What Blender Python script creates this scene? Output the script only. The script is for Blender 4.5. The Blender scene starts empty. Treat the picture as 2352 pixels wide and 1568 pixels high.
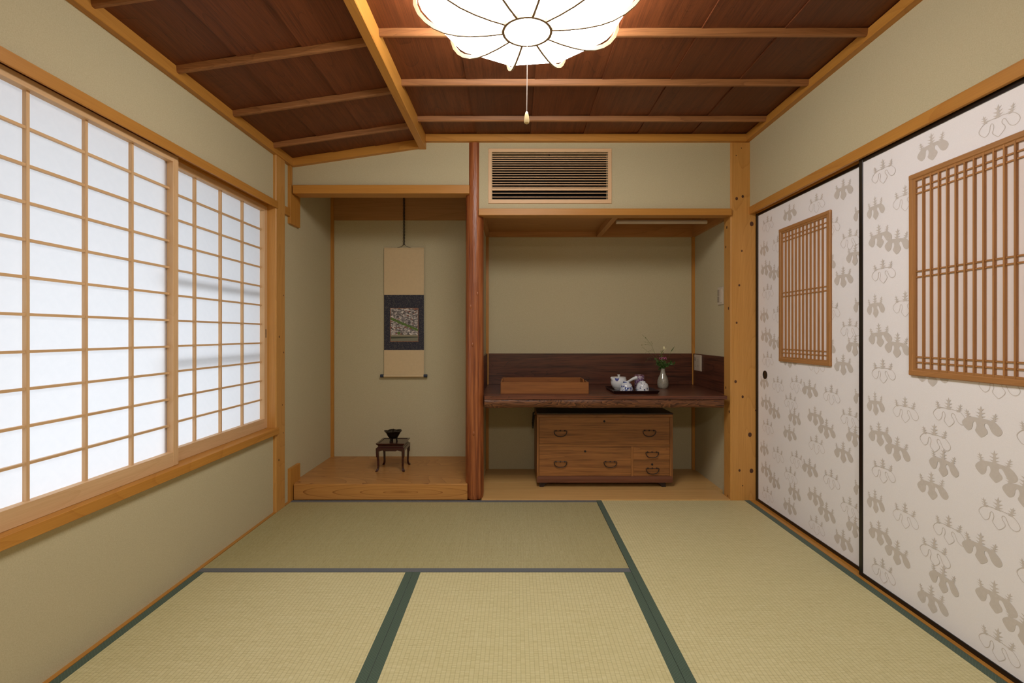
import bpy, bmesh, math, random
from mathutils import Vector, Matrix
import mathutils.noise as mnoise
random.seed(7)
PI = math.pi
SC = bpy.context.scene
COL = SC.collection

# ------------------------------------------------------------------ camera
F_PX = 1156.0
cam = bpy.data.cameras.new('camera')
cam_ob = bpy.data.objects.new('camera', cam)
COL.objects.link(cam_ob)
cam.sensor_width = 36.0
cam.sensor_fit = 'HORIZONTAL'
cam.lens = F_PX / 2352 * 36.0
cam.shift_x = -5.3 / 2352
cam.shift_y = -17.0 / 2352
cam.clip_start = 0.02
cam_ob.location = (0, 0, 1.046)
cam_ob.rotation_euler = (PI / 2, 0, 0)
SC.camera = cam_ob

# ------------------------------------------------------------------ world: overcast daylight outside the window
SKY_STRENGTH = 4.0
world = bpy.data.worlds.new('sky')
SC.world = world
world.use_nodes = True
wn = world.node_tree
wn.nodes['Background'].inputs['Color'].default_value = (0.86, 0.92, 1.0, 1)
wn.nodes['Background'].inputs['Strength'].default_value = SKY_STRENGTH

# ------------------------------------------------------------------ exposure
LAMP_STRENGTH = 20.5
SC.view_settings.view_transform = 'Standard'
SC.view_settings.look = 'None'
SC.view_settings.exposure = 0.0
SC.view_settings.gamma = 1.0
SC.view_settings.use_curve_mapping = False
SC.cycles.use_denoising = True
SC.cycles.max_bounces = 10
SC.cycles.diffuse_bounces = 6
SC.cycles.sample_clamp_indirect = 6.0

# unseen fill light added in the adjoining room behind the camera (the partition doors are taken out)
back_fill = bpy.data.lights.new('back_fill_light', 'AREA')
back_fill.shape = 'DISK'
back_fill.size = 0.55
back_fill.energy = 48
back_fill.color = (1.0, 0.96, 0.91)
bl = bpy.data.objects.new('back_fill_light', back_fill)
bl.location = (0.05, -1.35, 2.2)
COL.objects.link(bl)
bl['label'] = 'unseen round fill light added in the adjoining room behind the camera'
bl['category'] = 'lamp'

# ================================================================== materials
def lin(c):
    return tuple(((v / 255) / 12.92 if v <= 10 else (((v / 255) + 0.055) / 1.055) ** 2.4) for v in c) + (1,)

class NT:
    def __init__(s, name):
        s.m = bpy.data.materials.new(name)
        s.m.use_nodes = True
        s.t = s.m.node_tree
        s.b = s.t.nodes['Principled BSDF']
        s.out = s.t.nodes['Material Output']
    def n(s, typ, **kw):
        nd = s.t.nodes.new(typ)
        for k, v in kw.items():
            setattr(nd, k, v)
        return nd
    def l(s, a, b):
        s.t.links.new(a, b)
    def setv(s, nd, name, v):
        if hasattr(v, 'is_linked') or isinstance(v, bpy.types.NodeSocket):
            s.l(v, nd.inputs[name])
        else:
            nd.inputs[name].default_value = v
    def math(s, op, a, b=None, c=None, clamp=False):
        nd = s.n('ShaderNodeMath', operation=op, use_clamp=clamp)
        for i, v in enumerate((a, b, c)):
            if v is None: continue
            s.setv(nd, i, v)
        return nd.outputs[0]
    def coords(s, scale=(1, 1, 1), rand=True, kind='Object'):
        tc = s.n('ShaderNodeTexCoord')
        mp = s.n('ShaderNodeMapping')
        mp.inputs['Scale'].default_value = scale
        s.l(tc.outputs[kind], mp.inputs['Vector'])
        if rand:
            oi = s.n('ShaderNodeObjectInfo')
            vm = s.n('ShaderNodeVectorMath', operation='SCALE')
            vm.inputs[0].default_value = (13.7, 7.3, 9.1)
            s.l(oi.outputs['Random'], vm.inputs['Scale'])
            s.l(vm.outputs[0], mp.inputs['Location'])
        return mp.outputs[0]
    def noise(s, vec, scale, detail=3, rough=0.5, dist=0.0):
        nd = s.n('ShaderNodeTexNoise')
        nd.inputs['Scale'].default_value = scale
        nd.inputs['Detail'].default_value = detail
        nd.inputs['Roughness'].default_value = rough
        nd.inputs['Distortion'].default_value = dist
        s.l(vec, nd.inputs['Vector'])
        return nd.outputs['Fac']
    def ramp(s, fac, stops):
        nd = s.n('ShaderNodeValToRGB')
        el = nd.color_ramp.elements
        el[0].position, el[0].color = stops[0]
        el[1].position, el[1].color = stops[1]
        for p, c in stops[2:]:
            e = el.new(p); e.color = c
        s.l(fac, nd.inputs['Fac'])
        return nd.outputs['Color']
    def mix(s, fac, a, b, blend='MIX'):
        nd = s.n('ShaderNodeMix', data_type='RGBA', blend_type=blend)
        s.setv(nd, 0, fac); s.setv(nd, 6, a); s.setv(nd, 7, b)
        return nd.outputs[2]
    def bump(s, h, strength, dist=0.001):
        nd = s.n('ShaderNodeBump')
        nd.inputs['Strength'].default_value = strength
        nd.inputs['Distance'].default_value = dist
        s.l(h, nd.inputs['Height'])
        s.l(nd.outputs[0], s.b.inputs['Normal'])
    def base(s, c, rough=0.5, spec=0.5):
        s.setv(s.b, 'Base Color', c)
        s.b.inputs['Roughness'].default_value = rough
        s.b.inputs['Specular IOR Level'].default_value = spec

def plain(name, rgb, rough=0.5, spec=0.5, metal=0.0, var=0.0):
    t = NT(name)
    c = lin(rgb)
    if var:
        v = t.coords((1, 1, 1))
        f = t.noise(v, 60, 4)
        d = tuple(x * (1 - var) for x in c[:3]) + (1,)
        u = tuple(min(1, x * (1 + var)) for x in c[:3]) + (1,)
        t.base(t.ramp(f, [(0.3, d), (0.7, u)]), rough, spec)
    else:
        t.base(c, rough, spec)
    t.b.inputs['Metallic'].default_value = metal
    return t.m

_wood = {}
def wood(name, dark, light, axis='x', rings=7, fig=2.2, rk=0.5, fk=0.35, stretch=0.10, rough=0.5, bumpk=0.12, tone=0.10, coat=0.0, width=0.16, wob=0.5):
    """wood grain along one axis: contour lines of a stretched slow noise (growth rings, cathedral figure) plus fine fibres"""
    key = (name, axis)
    if key in _wood: return _wood[key]
    t = NT(name + '_' + axis)
    s = {'x': (stretch, 1, 1), 'y': (1, stretch, 1), 'z': (1, 1, stretch)}[axis]
    v = t.coords(s)
    n0 = t.noise(v, fig, 1.5, 0.35, wob)
    p = t.math('MULTIPLY', n0, rings * 4.0)
    fr = t.math('FRACT', p)
    late = t.math('SUBTRACT', 1.0, t.math('MULTIPLY', t.math('SUBTRACT', 1.0, fr), 1.0 / width), clamp=True)
    early = t.math('MULTIPLY', fr, 0.35)
    line = t.math('MAXIMUM', late, early)
    fs = {'x': (0.018, 1, 1), 'y': (1, 0.018, 1), 'z': (1, 1, 0.018)}[axis]
    v2 = t.coords(fs)
    fib = t.noise(v2, 260, 3, 0.65)
    v3 = t.coords({'x': (0.05, 1, 1), 'y': (1, 0.05, 1), 'z': (1, 1, 0.05)}[axis])
    mid = t.noise(v3, 40, 3, 0.6)
    f = t.math('ADD', t.math('MULTIPLY', line, rk), t.math('MULTIPLY', t.math('SUBTRACT', fib, 0.5), fk * 3.0))
    f = t.math('ADD', f, t.math('MULTIPLY', t.math('SUBTRACT', mid, 0.5), fk * 2.2))
    f = t.math('ADD', f, 0.22, clamp=True)
    colr = t.mix(f, lin(light), lin(dark))
    big = t.noise(v, 1.3, 2)
    oi = t.n('ShaderNodeObjectInfo')
    k = t.math('ADD', t.math('MULTIPLY', t.math('SUBTRACT', oi.outputs['Random'], 0.5), tone * 1.2), t.math('MULTIPLY', t.math('SUBTRACT', big, 0.5), tone * 1.6))
    k = t.math('ADD', k, 1.0)
    hs = t.n('ShaderNodeHueSaturation')
    t.l(colr, hs.inputs['Color']); t.l(k, hs.inputs['Value'])
    t.base(hs.outputs[0], rough, 0.4)
    t.b.inputs['Coat Weight'].default_value = coat
    t.b.inputs['Coat Roughness'].default_value = 0.25
    t.bump(t.math('SUBTRACT', 1.0, f), bumpk, 0.0006)
    _wood[key] = t.m
    return t.m

def cedar(ax): return wood('cedar_trim', (160, 103, 40), (192, 136, 60), ax, rings=6, rk=0.35, fk=0.3, rough=0.45)
def hinoki(ax): return wood('shoji_wood', (192, 152, 106), (216, 180, 136), ax, rings=10, rk=0.25, fk=0.35, tone=0.05)
def postwood(ax): return wood('post_wood', (166, 114, 52), (202, 150, 80), ax, rings=9, rk=0.35, fk=0.25, rough=0.42, fig=3, stretch=0.12)
def batten_w(ax): return wood('batten_wood', (106, 66, 34), (154, 104, 62), ax, rings=18, rk=0.4, fk=0.5, tone=0.12)
def ceil_w(ax): return wood('ceiling_board', (66, 30, 10), (110, 58, 27), ax, rings=11, fig=2.6, rk=0.4, fk=0.55, tone=0.28, stretch=0.16, bumpk=0.3, wob=1.5)
def toko_w(ax): return wood('alcove_board', (128, 78, 34), (194, 140, 78), ax, rings=6, fig=2.6, rk=0.7, fk=0.28, rough=0.35, tone=0.08, stretch=0.30, width=0.07, wob=1.0)
def floor_w(ax): return wood('alcove_floorboard', (176, 130, 72), (212, 170, 108), ax, rings=7, rk=0.35, fk=0.3, rough=0.38, tone=0.10)
def walnut(ax): return wood('dark_counter', (40, 18, 12), (96, 52, 34), ax, rings=7, fig=4, rk=0.5, fk=1.0, rough=0.38, tone=0.3, stretch=0.13, coat=0.2)
def chest_w(ax): return wood('chest_wood', (80, 46, 20), (158, 106, 56), ax, rings=9, fig=5, rk=0.28, fk=0.6, tone=0.14, stretch=0.035)
def lattice_w(ax): return wood('lattice_wood', (142, 98, 54), (178, 128, 78), ax, rings=12, rk=0.3, fk=0.4, rough=0.45, tone=0.08)
def tray_w(ax): return wood('tray_wood', (96, 54, 24), (144, 90, 44), ax, rings=12, fig=5, stretch=.04, rk=0.35, fk=0.5, rough=0.4)
def rose(ax): return wood('rosewood', (24, 6, 5), (60, 19, 13), ax, rings=14, rk=0.4, fk=0.5, rough=0.25, coat=0.4)
def brown_panel(ax): return wood('shelf_underside', (150, 100, 52), (186, 134, 78), ax, rings=7, rk=0.35, fk=0.35)

def mk_plaster():
    t = NT('plaster')
    v = t.coords((1, 1, 1), rand=False)
    f = t.noise(v, 260, 3, 0.6)
    sp = t.noise(v, 520, 1)
    c = t.ramp(f, [(0.25, lin((182, 172, 140))), (0.75, lin((196, 187, 156)))])
    dark = t.math('GREATER_THAN', sp, 0.80)
    c = t.mix(t.math('MULTIPLY', dark, 0.35), c, lin((120, 105, 78)))
    t.base(c, 0.95, 0.1)
    t.bump(f, 0.35, 0.0012)
    return t.m
PLASTER = mk_plaster()

def mk_tatami(name='tatami_rush', k=1.0):
    t = NT(name)
    tc = t.n('ShaderNodeTexCoord')
    sep = t.n('ShaderNodeSeparateXYZ'); t.l(tc.outputs['Object'], sep.inputs[0])
    u = t.math('MULTIPLY', sep.outputs['X'], 1 / 0.0145)
    col = t.math('FLOOR', u)
    fu = t.math('FRACT', u)
    edge = t.math('ABSOLUTE', t.math('SUBTRACT', fu, 0.5))
    groove = t.math('MULTIPLY', t.math('SUBTRACT', edge, 0.36, clamp=True), 6.2, clamp=True)
    cb = t.n('ShaderNodeCombineXYZ')
    odd = t.math('FRACT', t.math('MULTIPLY', col, 0.5))
    t.l(t.math('MULTIPLY', col, 3.71), cb.inputs[0])
    yy = t.math('ADD', sep.outputs['Y'], t.math('MULTIPLY', odd, 0.0058))
    t.l(t.math('MULTIPLY', yy, 120.0), cb.inputs[1])
    nz = t.noise(cb.outputs[0], 1.0, 2, 0.7)
    cb2 = t.n('ShaderNodeCombineXYZ')
    t.l(t.math('MULTIPLY', sep.outputs['X'], 3.0), cb2.inputs[0])
    t.l(t.math('MULTIPLY', sep.outputs['Y'], 160.0), cb2.inputs[1])
    n2 = t.noise(cb2.outputs[0], 1.0, 3, 0.6)
    v = t.coords((1, 1, 1))
    big = t.noise(v, 1.3, 2)
    # single rushes
    rs = t.math('FRACT', t.math('ADD', t.math('MULTIPLY', yy, 1 / 0.0116), t.math('MULTIPLY', nz, 0.9)))
    rush = t.math('MULTIPLY', t.math('SUBTRACT', t.math('ABSOLUTE', t.math('SUBTRACT', rs, 0.5)), 0.40, clamp=True), 7.0, clamp=True)
    c = t.ramp(t.math('ADD', t.math('MULTIPLY', nz, 0.6), t.math('MULTIPLY', n2, 0.4)),
               [(0.25, lin((182, 170, 122))), (0.5, lin((206, 196, 150))), (0.78, lin((224, 216, 176)))])
    c = t.mix(t.math('MULTIPLY', big, 0.35), c, lin((184, 178, 124)))
    c = t.mix(t.math('MULTIPLY', groove, 0.30), c, lin((112, 96, 50)))
    c = t.mix(t.math('MULTIPLY', rush, 0.26), c, lin((112, 96, 50)))
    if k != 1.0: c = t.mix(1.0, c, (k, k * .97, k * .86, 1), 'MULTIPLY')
    t.base(c, 0.5, 0.4)
    t.b.inputs['Anisotropic'].default_value = 0.8
    tg = t.n('ShaderNodeVectorTransform', vector_type='VECTOR', convert_from='OBJECT', convert_to='WORLD')
    tg.inputs[0].default_value = (1, 0, 0)
    t.l(tg.outputs[0], t.b.inputs['Tangent'])
    h = t.math('SUBTRACT', 1.0, t.math('ADD', groove, t.math('MULTIPLY', rush, 0.5)))
    h = t.math('ADD', h, t.math('MULTIPLY', nz, 0.5))
    t.bump(h, 0.5, 0.0010)
    return t.m
TATAMI = mk_tatami()
TATAMI_SHADED = mk_tatami('shaded_tatami_rush', 0.68)  # same rush; the crosswise mat's weaker sheen is put into a darker colour

def mk_border(name, rgb, rgb2):
    t = NT(name)
    tc = t.n('ShaderNodeTexCoord')
    sep = t.n('ShaderNodeSeparateXYZ'); t.l(tc.outputs['Object'], sep.inputs[0])
    a = t.math('ADD', sep.outputs['X'], sep.outputs['Y'])
    b = t.math('SUBTRACT', sep.outputs['X'], sep.outputs['Y'])
    def lines(q, per, w):
        fr = t.math('ABSOLUTE', t.math('SUBTRACT', t.math('FRACT', t.math('MULTIPLY', q, 1 / per)), 0.5))
        return t.math('GREATER_THAN', fr, w)
    m = t.math('MAXIMUM', lines(a, 0.011, 0.46), lines(b, 0.011, 0.46))
    m2 = t.math('MAXIMUM', lines(a, 0.0034, 0.40), lines(b, 0.0034, 0.40))
    c = t.mix(t.math('MULTIPLY', m, 0.55), lin(rgb), lin(rgb2))
    c = t.mix(t.math('MULTIPLY', m2, 0.25), c, lin(rgb2))
    t.base(c, 0.7, 0.4)
    t.b.inputs['Sheen Weight'].default_value = 0.15
    t.bump(m2, 0.3, 0.0003)
    return t.m
GREEN_B = mk_border('green_tatami_border', (50, 70, 54), (104, 126, 108))
GREEN_B_SHEEN = mk_border('sheen_green_tatami_border', (82, 86, 88), (122, 126, 128))  # same green cloth, its greyish sheen painted into the colour

def mk_shoji():
    m = bpy.data.materials.new('shoji_paper'); m.use_nodes = True
    t = m.node_tree; t.nodes.clear()
    o = t.nodes.new('ShaderNodeOutputMaterial')
    tr = t.nodes.new('ShaderNodeBsdfTranslucent'); df = t.nodes.new('ShaderNodeBsdfDiffuse')
    mx = t.nodes.new('ShaderNodeMixShader')
    n = t.nodes.new('ShaderNodeTexNoise'); n.inputs['Scale'].default_value = 45; n.inputs['Detail'].default_value = 5
    tc = t.nodes.new('ShaderNodeTexCoord'); t.links.new(tc.outputs['Object'], n.inputs['Vector'])
    r = t.nodes.new('ShaderNodeValToRGB')
    r.color_ramp.elements[0].position = 0.3; r.color_ramp.elements[0].color = (0.92, 0.93, 0.95, 1)
    r.color_ramp.elements[1].position = 0.7; r.color_ramp.elements[1].color = (0.96, 0.965, 0.98, 1)
    t.links.new(n.outputs['Fac'], r.inputs['Fac'])
    t.links.new(r.outputs[0], tr.inputs['Color']); df.inputs['Color'].default_value = (0.50, 0.505, 0.52, 1)
    mx.inputs[0].default_value = 0.5
    t.links.new(df.outputs[0], mx.inputs[1]); t.links.new(tr.outputs[0], mx.inputs[2])
    t.links.new(mx.outputs[0], o.inputs['Surface'])
    return m
SHOJI = mk_shoji()

def emit(name, rgb, st, base=(0.9, 0.88, 0.85, 1)):
    t = NT(name)
    t.base(base, 0.6)
    t.b.inputs['Emission Color'].default_value = rgb + (1,)
    t.b.inputs['Emission Strength'].default_value = st
    return t.m
SHADE = emit('lit_lamp_shade', (1.0, 0.975, 0.945), LAMP_STRENGTH)

def mk_fusuma():
    t = NT('door_paper')
    v = t.coords((1, 1, 1), rand=False)
    f = t.noise(v, 420, 3, 0.7)
    t.base(t.ramp(f, [(0.3, lin((236, 235, 239))), (0.7, lin((242, 241, 245)))]), 0.75, 0.25)
    t.bump(f, 0.10, 0.0003)
    return t.m
FUSUMA = mk_fusuma()
def mk_print():
    t = NT('door_print')
    v = t.coords((1, 1, 1), rand=False)
    w = t.n('ShaderNodeTexWave'); w.inputs['Scale'].default_value = 90; w.inputs['Distortion'].default_value = 3
    t.l(v, w.inputs['Vector'])
    t.base(t.ramp(w.outputs['Fac'], [(0.0, lin((206, 200, 195))), (1.0, lin((213, 207, 203)))]), 0.55, 0.35)
    return t.m
PRINT = mk_print()
LACQ = plain('black_lacquer', (24, 18, 16), 0.3, 0.5)
IRON = plain('black_iron', (52, 48, 46), 0.42, 0.5, 0.7)
DARK = plain('dark_recess', (8, 8, 10), 0.8, 0.1)
AC_W = wood('pale_vent_wood', (200, 160, 118), (224, 188, 146), 'x', rings=10, rk=0.2, fk=0.3, tone=0.03)
AC_WZ = wood('pale_vent_wood', (200, 160, 118), (224, 188, 146), 'z', rings=10, rk=0.2, fk=0.3, tone=0.03)
LAMPW = wood('lamp_wood', (136, 115, 90), (148, 126, 100), 'x', rings=10, rk=0.1, fk=0.1, tone=0.02)
CORD_W = plain('pull_cord', (160, 148, 138), 0.7)
PLASTIC = plain('cream_plastic', (198, 186, 168), 0.45)
PLASTIC_D = plain('cream_plastic_dark', (150, 138, 122), 0.5)  # darker cream for the outlet slots and switch side keys
HOLE = plain('socket_hole', (20, 18, 16), 0.8)
KNOT = wood('knot', (52, 30, 22), (92, 56, 34), 'x', rings=30, rk=0.5, fk=0.4)
CREAM = plain('scroll_cream', (206, 184, 146), 0.85, 0.2, 0, 0.025)
NAVY_R = plain('roller_end_navy', (40, 50, 70), 0.35)
BLACKC = plain('scroll_cord_black', (18, 16, 18), 0.8)
BRONZE = plain('dark_bronze', (40, 32, 22), 0.45, 0.5, 0.6, 0.3)
TRAYL = plain('tray_lacquer', (34, 12, 9), 0.28, 0.5)
STEM = plain('stem_green', (86, 98, 42), 0.6)
LEAF = plain('leaf_green', (64, 90, 38), 0.55, 0.4, 0, 0.3)
PINK = plain('petal_pink', (186, 104, 146), 0.7)
WHITEP = plain('petal_white', (226, 220, 176), 0.6)
SEED = plain('grass_seed', (84, 82, 36), 0.7)

def mk_postround():
    t = NT('round_post_wood')
    v = t.coords((1, 1, 0.03))
    f = t.noise(v, 70, 4, 0.65)
    v2 = t.coords((1, 1, 0.12))
    g = t.noise(v2, 12, 3)
    c = t.ramp(f, [(0.32, lin((104, 50, 24))), (0.5, lin((152, 86, 42))), (0.72, lin((188, 118, 68)))])
    c = t.mix(t.math('MULTIPLY', g, 0.45), c, lin((92, 40, 22)))
    t.base(c, 0.40, 0.45)
    t.b.inputs['Coat Weight'].default_value = 0.10
    t.b.inputs['Coat Roughness'].default_value = 0.2
    v3 = t.coords((1, 1, 0.22))
    rip = t.noise(v3, 34, 3, 0.6)
    t.bump(t.math('ADD', t.math('MULTIPLY', f, 0.35), rip), 0.75, 0.006)
    return t.m
ROUNDP = mk_postround()

def mk_liveedge():
    t = NT('counter_live_edge')
    v = t.coords((0.22, 1, 1))
    w = t.noise(v, 9, 3, 0.55, 1.2)
    fr = t.math('FRACT', t.math('MULTIPLY', w, 17))
    v2 = t.coords((0.1, 1, 1))
    fi = t.noise(v2, 220, 3)
    f = t.math('ADD', t.math('MULTIPLY', fr, 0.75), t.math('MULTIPLY', fi, 0.25))
    c = t.ramp(f, [(0.08, lin((36, 18, 10))), (0.3, lin((80, 46, 26))), (0.85, lin((122, 78, 46)))])
    t.base(c, 0.45, 0.4)
    t.bump(f, 0.5, 0.002)
    return t.m
LIVE = mk_liveedge()

def mk_kerb():
    """long board with oval figure (object coordinates: x along, z up)"""
    t = NT('kerb_figured_board')
    v = t.coords((1, 1, 1), rand=False)
    sep = t.n('ShaderNodeSeparateXYZ'); t.l(v, sep.inputs[0])
    nz = t.noise(t.coords((1, 1, 4), rand=False), 3.0, 3)
    nx = t.math('MULTIPLY', t.math('ADD', sep.outputs['X'], -0.13), 0.085)
    nx = t.math('ADD', nx, t.math('MULTIPLY', t.math('SUBTRACT', nz, 0.5), 0.006))
    nz2 = t.math('ADD', sep.outputs['Z'], t.math('MULTIPLY', t.math('SUBTRACT', t.noise(t.coords((1, 1, 1), rand=False), 4.0, 2), 0.5), 0.012))
    d = t.math('SQRT', t.math('ADD', t.math('MULTIPLY', nx, nx), t.math('MULTIPLY', nz2, nz2)))
    fr = t.math('FRACT', t.math('MULTIPLY', t.math('POWER', d, 0.8), 42.0))
    late = t.math('SUBTRACT', 1.0, t.math('MULTIPLY', t.math('SUBTRACT', 1.0, fr), 9.0), clamp=True)
    core = t.math('SUBTRACT', 1.0, t.math('MULTIPLY', d, 150.0), clamp=True)
    fib = t.noise(t.coords((0.02, 1, 1)), 260, 3, 0.65)
    f = t.math('ADD', t.math('MULTIPLY', t.math('MAXIMUM', late, core), 0.7), t.math('MULTIPLY', fr, 0.12))
    f = t.math('ADD', f, t.math('MULTIPLY', t.math('SUBTRACT', fib, 0.4), 0.7), clamp=True)
    t.base(t.mix(f, lin((190, 136, 72)), lin((126, 74, 32))), 0.4, 0.4)
    return t.m
KERB = mk_kerb()

def mk_navy():
    t = NT('scroll_navy_brocade')
    v = t.coords((1, 1, 1), rand=False)
    ms = []
    for rot, off in ((0.55, 0.0), (-0.7, 3.0)):
        mp = t.n('ShaderNodeMapping'); mp.inputs['Rotation'].default_value = (0, rot, 0); mp.inputs['Location'].default_value = (off, 0, 0)
        t.l(v, mp.inputs['Vector'])
        m2 = t.n('ShaderNodeMapping'); m2.inputs['Scale'].default_value = (90, 90, 330)
        t.l(mp.outputs[0], m2.inputs['Vector'])
        ms.append(t.math('GREATER_THAN', t.noise(m2.outputs[0], 1.0, 1), 0.635))
    m = t.math('MAXIMUM', ms[0], ms[1])
    t.base(t.mix(t.math('MULTIPLY', m, 0.8), lin((40, 42, 56)), lin((112, 104, 92))), 0.8)
    return t.m
NAVY = mk_navy()

def mk_town():
    """small aerial view print: grey roofs, a green belt of trees, a river at the foot (object coords: x right, z up)"""
    t = NT('town_print')
    v = t.coords((1, 1, 1), rand=False)
    sep = t.n('ShaderNodeSeparateXYZ'); t.l(v, sep.inputs[0])
    X, Z = sep.outputs['X'], sep.outputs['Z']
    mp = t.n('ShaderNodeMapping'); mp.inputs['Rotation'].default_value = (0, 0.6, 0); mp.inputs['Scale'].default_value = (1, 1, 1.7)
    t.l(v, mp.inputs['Vector'])
    vo = t.n('ShaderNodeTexVoronoi', distance='CHEBYCHEV'); vo.inputs['Scale'].default_value = 78
    t.l(mp.outputs[0], vo.inputs['Vector'])
    vs = t.n('ShaderNodeSeparateColor'); t.l(vo.outputs['Color'], vs.inputs[0])
    roofs = t.ramp(vs.outputs[0], [(0.0, lin((84, 80, 82))), (0.3, lin((140, 134, 132))), (0.7, lin((190, 182, 176))), (0.93, lin((214, 206, 198))), (0.95, lin((130, 70, 48)))])
    dk = t.math('GREATER_THAN', vo.outputs['Distance'], 0.52)
    roofs = t.mix(t.math('MULTIPLY', dk, 0.75), roofs, lin((44, 38, 40)))
    n = t.noise(v, 130, 3)
    line = t.math('ADD', Z, t.math('MULTIPLY', X, 0.42))
    line = t.math('ADD', line, t.math('MULTIPLY', t.math('SUBTRACT', n, 0.5), 0.02))
    belt = t.math('LESS_THAN', t.math('ABSOLUTE', t.math('SUBTRACT', line, 0.004)), 0.0095)
    gn = t.ramp(t.noise(v, 320, 2), [(0.3, lin((44, 68, 22))), (0.7, lin((110, 140, 56)))])
    c = t.mix(belt, roofs, gn)
    bank = t.math('LESS_THAN', Z, -0.077)
    c = t.mix(bank, c, lin((142, 134, 110)))
    riv = t.math('LESS_THAN', Z, -0.090)
    c = t.mix(riv, c, lin((62, 68, 50)))
    riv2 = t.math('LESS_THAN', t.math('SUBTRACT', Z, t.math('MULTIPLY', X, 0.04)), -0.102)
    c = t.mix(riv2, c, lin((124, 122, 102)))
    dx = t.math('ADD', X, 0.042); dz = t.math('ADD', Z, 0.064)
    dd = t.math('SQRT', t.math('ADD', t.math('MULTIPLY', dx, dx), t.math('MULTIPLY', dz, dz)))
    c = t.mix(t.math('LESS_THAN', dd, 0.011), c, gn)
    t.base(c, 0.6)
    return t.m
TOWN = mk_town()

def mk_pattern(name, bg, fg, scale, thr, rough=0.2, z0=None):
    t = NT(name)
    v = t.coords((1, 1, 1))
    f = t.noise(v, scale, 2, 0.5, 1.5)
    m = t.math('GREATER_THAN', f, thr)
    t.base(t.mix(m, lin(bg), lin(fg)), rough, 0.6)
    t.b.inputs['Coat Weight'].default_value = 0.5
    return t.m
PORC = plain('white_porcelain', (214, 216, 218), 0.15, 0.6)
PORC_B = mk_pattern('blue_white_porcelain', (206, 210, 216), (52, 74, 140), 42, 0.55)
PORC_B2 = mk_pattern('blue_sprig_porcelain', (208, 211, 216), (40, 56, 104), 60, 0.60)
BLUE = plain('cobalt_blue', (40, 56, 132), 0.2, 0.6)
PURP = mk_pattern('purple_washi', (196, 182, 188), (92, 56, 104), 70, 0.47, 0.5)
REDB = plain('tin_red', (110, 40, 44), 0.4)
def mk_vase():
    t = NT('crackled_grey_glaze')
    v = t.coords((1, 1, 1))
    vo = t.n('ShaderNodeTexVoronoi', feature='DISTANCE_TO_EDGE'); vo.inputs['Scale'].default_value = 130
    t.l(v, vo.inputs['Vector'])
    m = t.math('LESS_THAN', vo.outputs['Distance'], 0.06)
    n = t.noise(v, 30, 3)
    c = t.ramp(n, [(0.3, lin((140, 136, 122))), (0.7, lin((168, 164, 150)))])
    c = t.mix(t.math('MULTIPLY', m, 0.5), c, lin((94, 88, 76)))
    t.base(c, 0.18, 0.6)
    t.b.inputs['Coat Weight'].default_value = 0.5
    return t.m
VASE = mk_vase()

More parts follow.
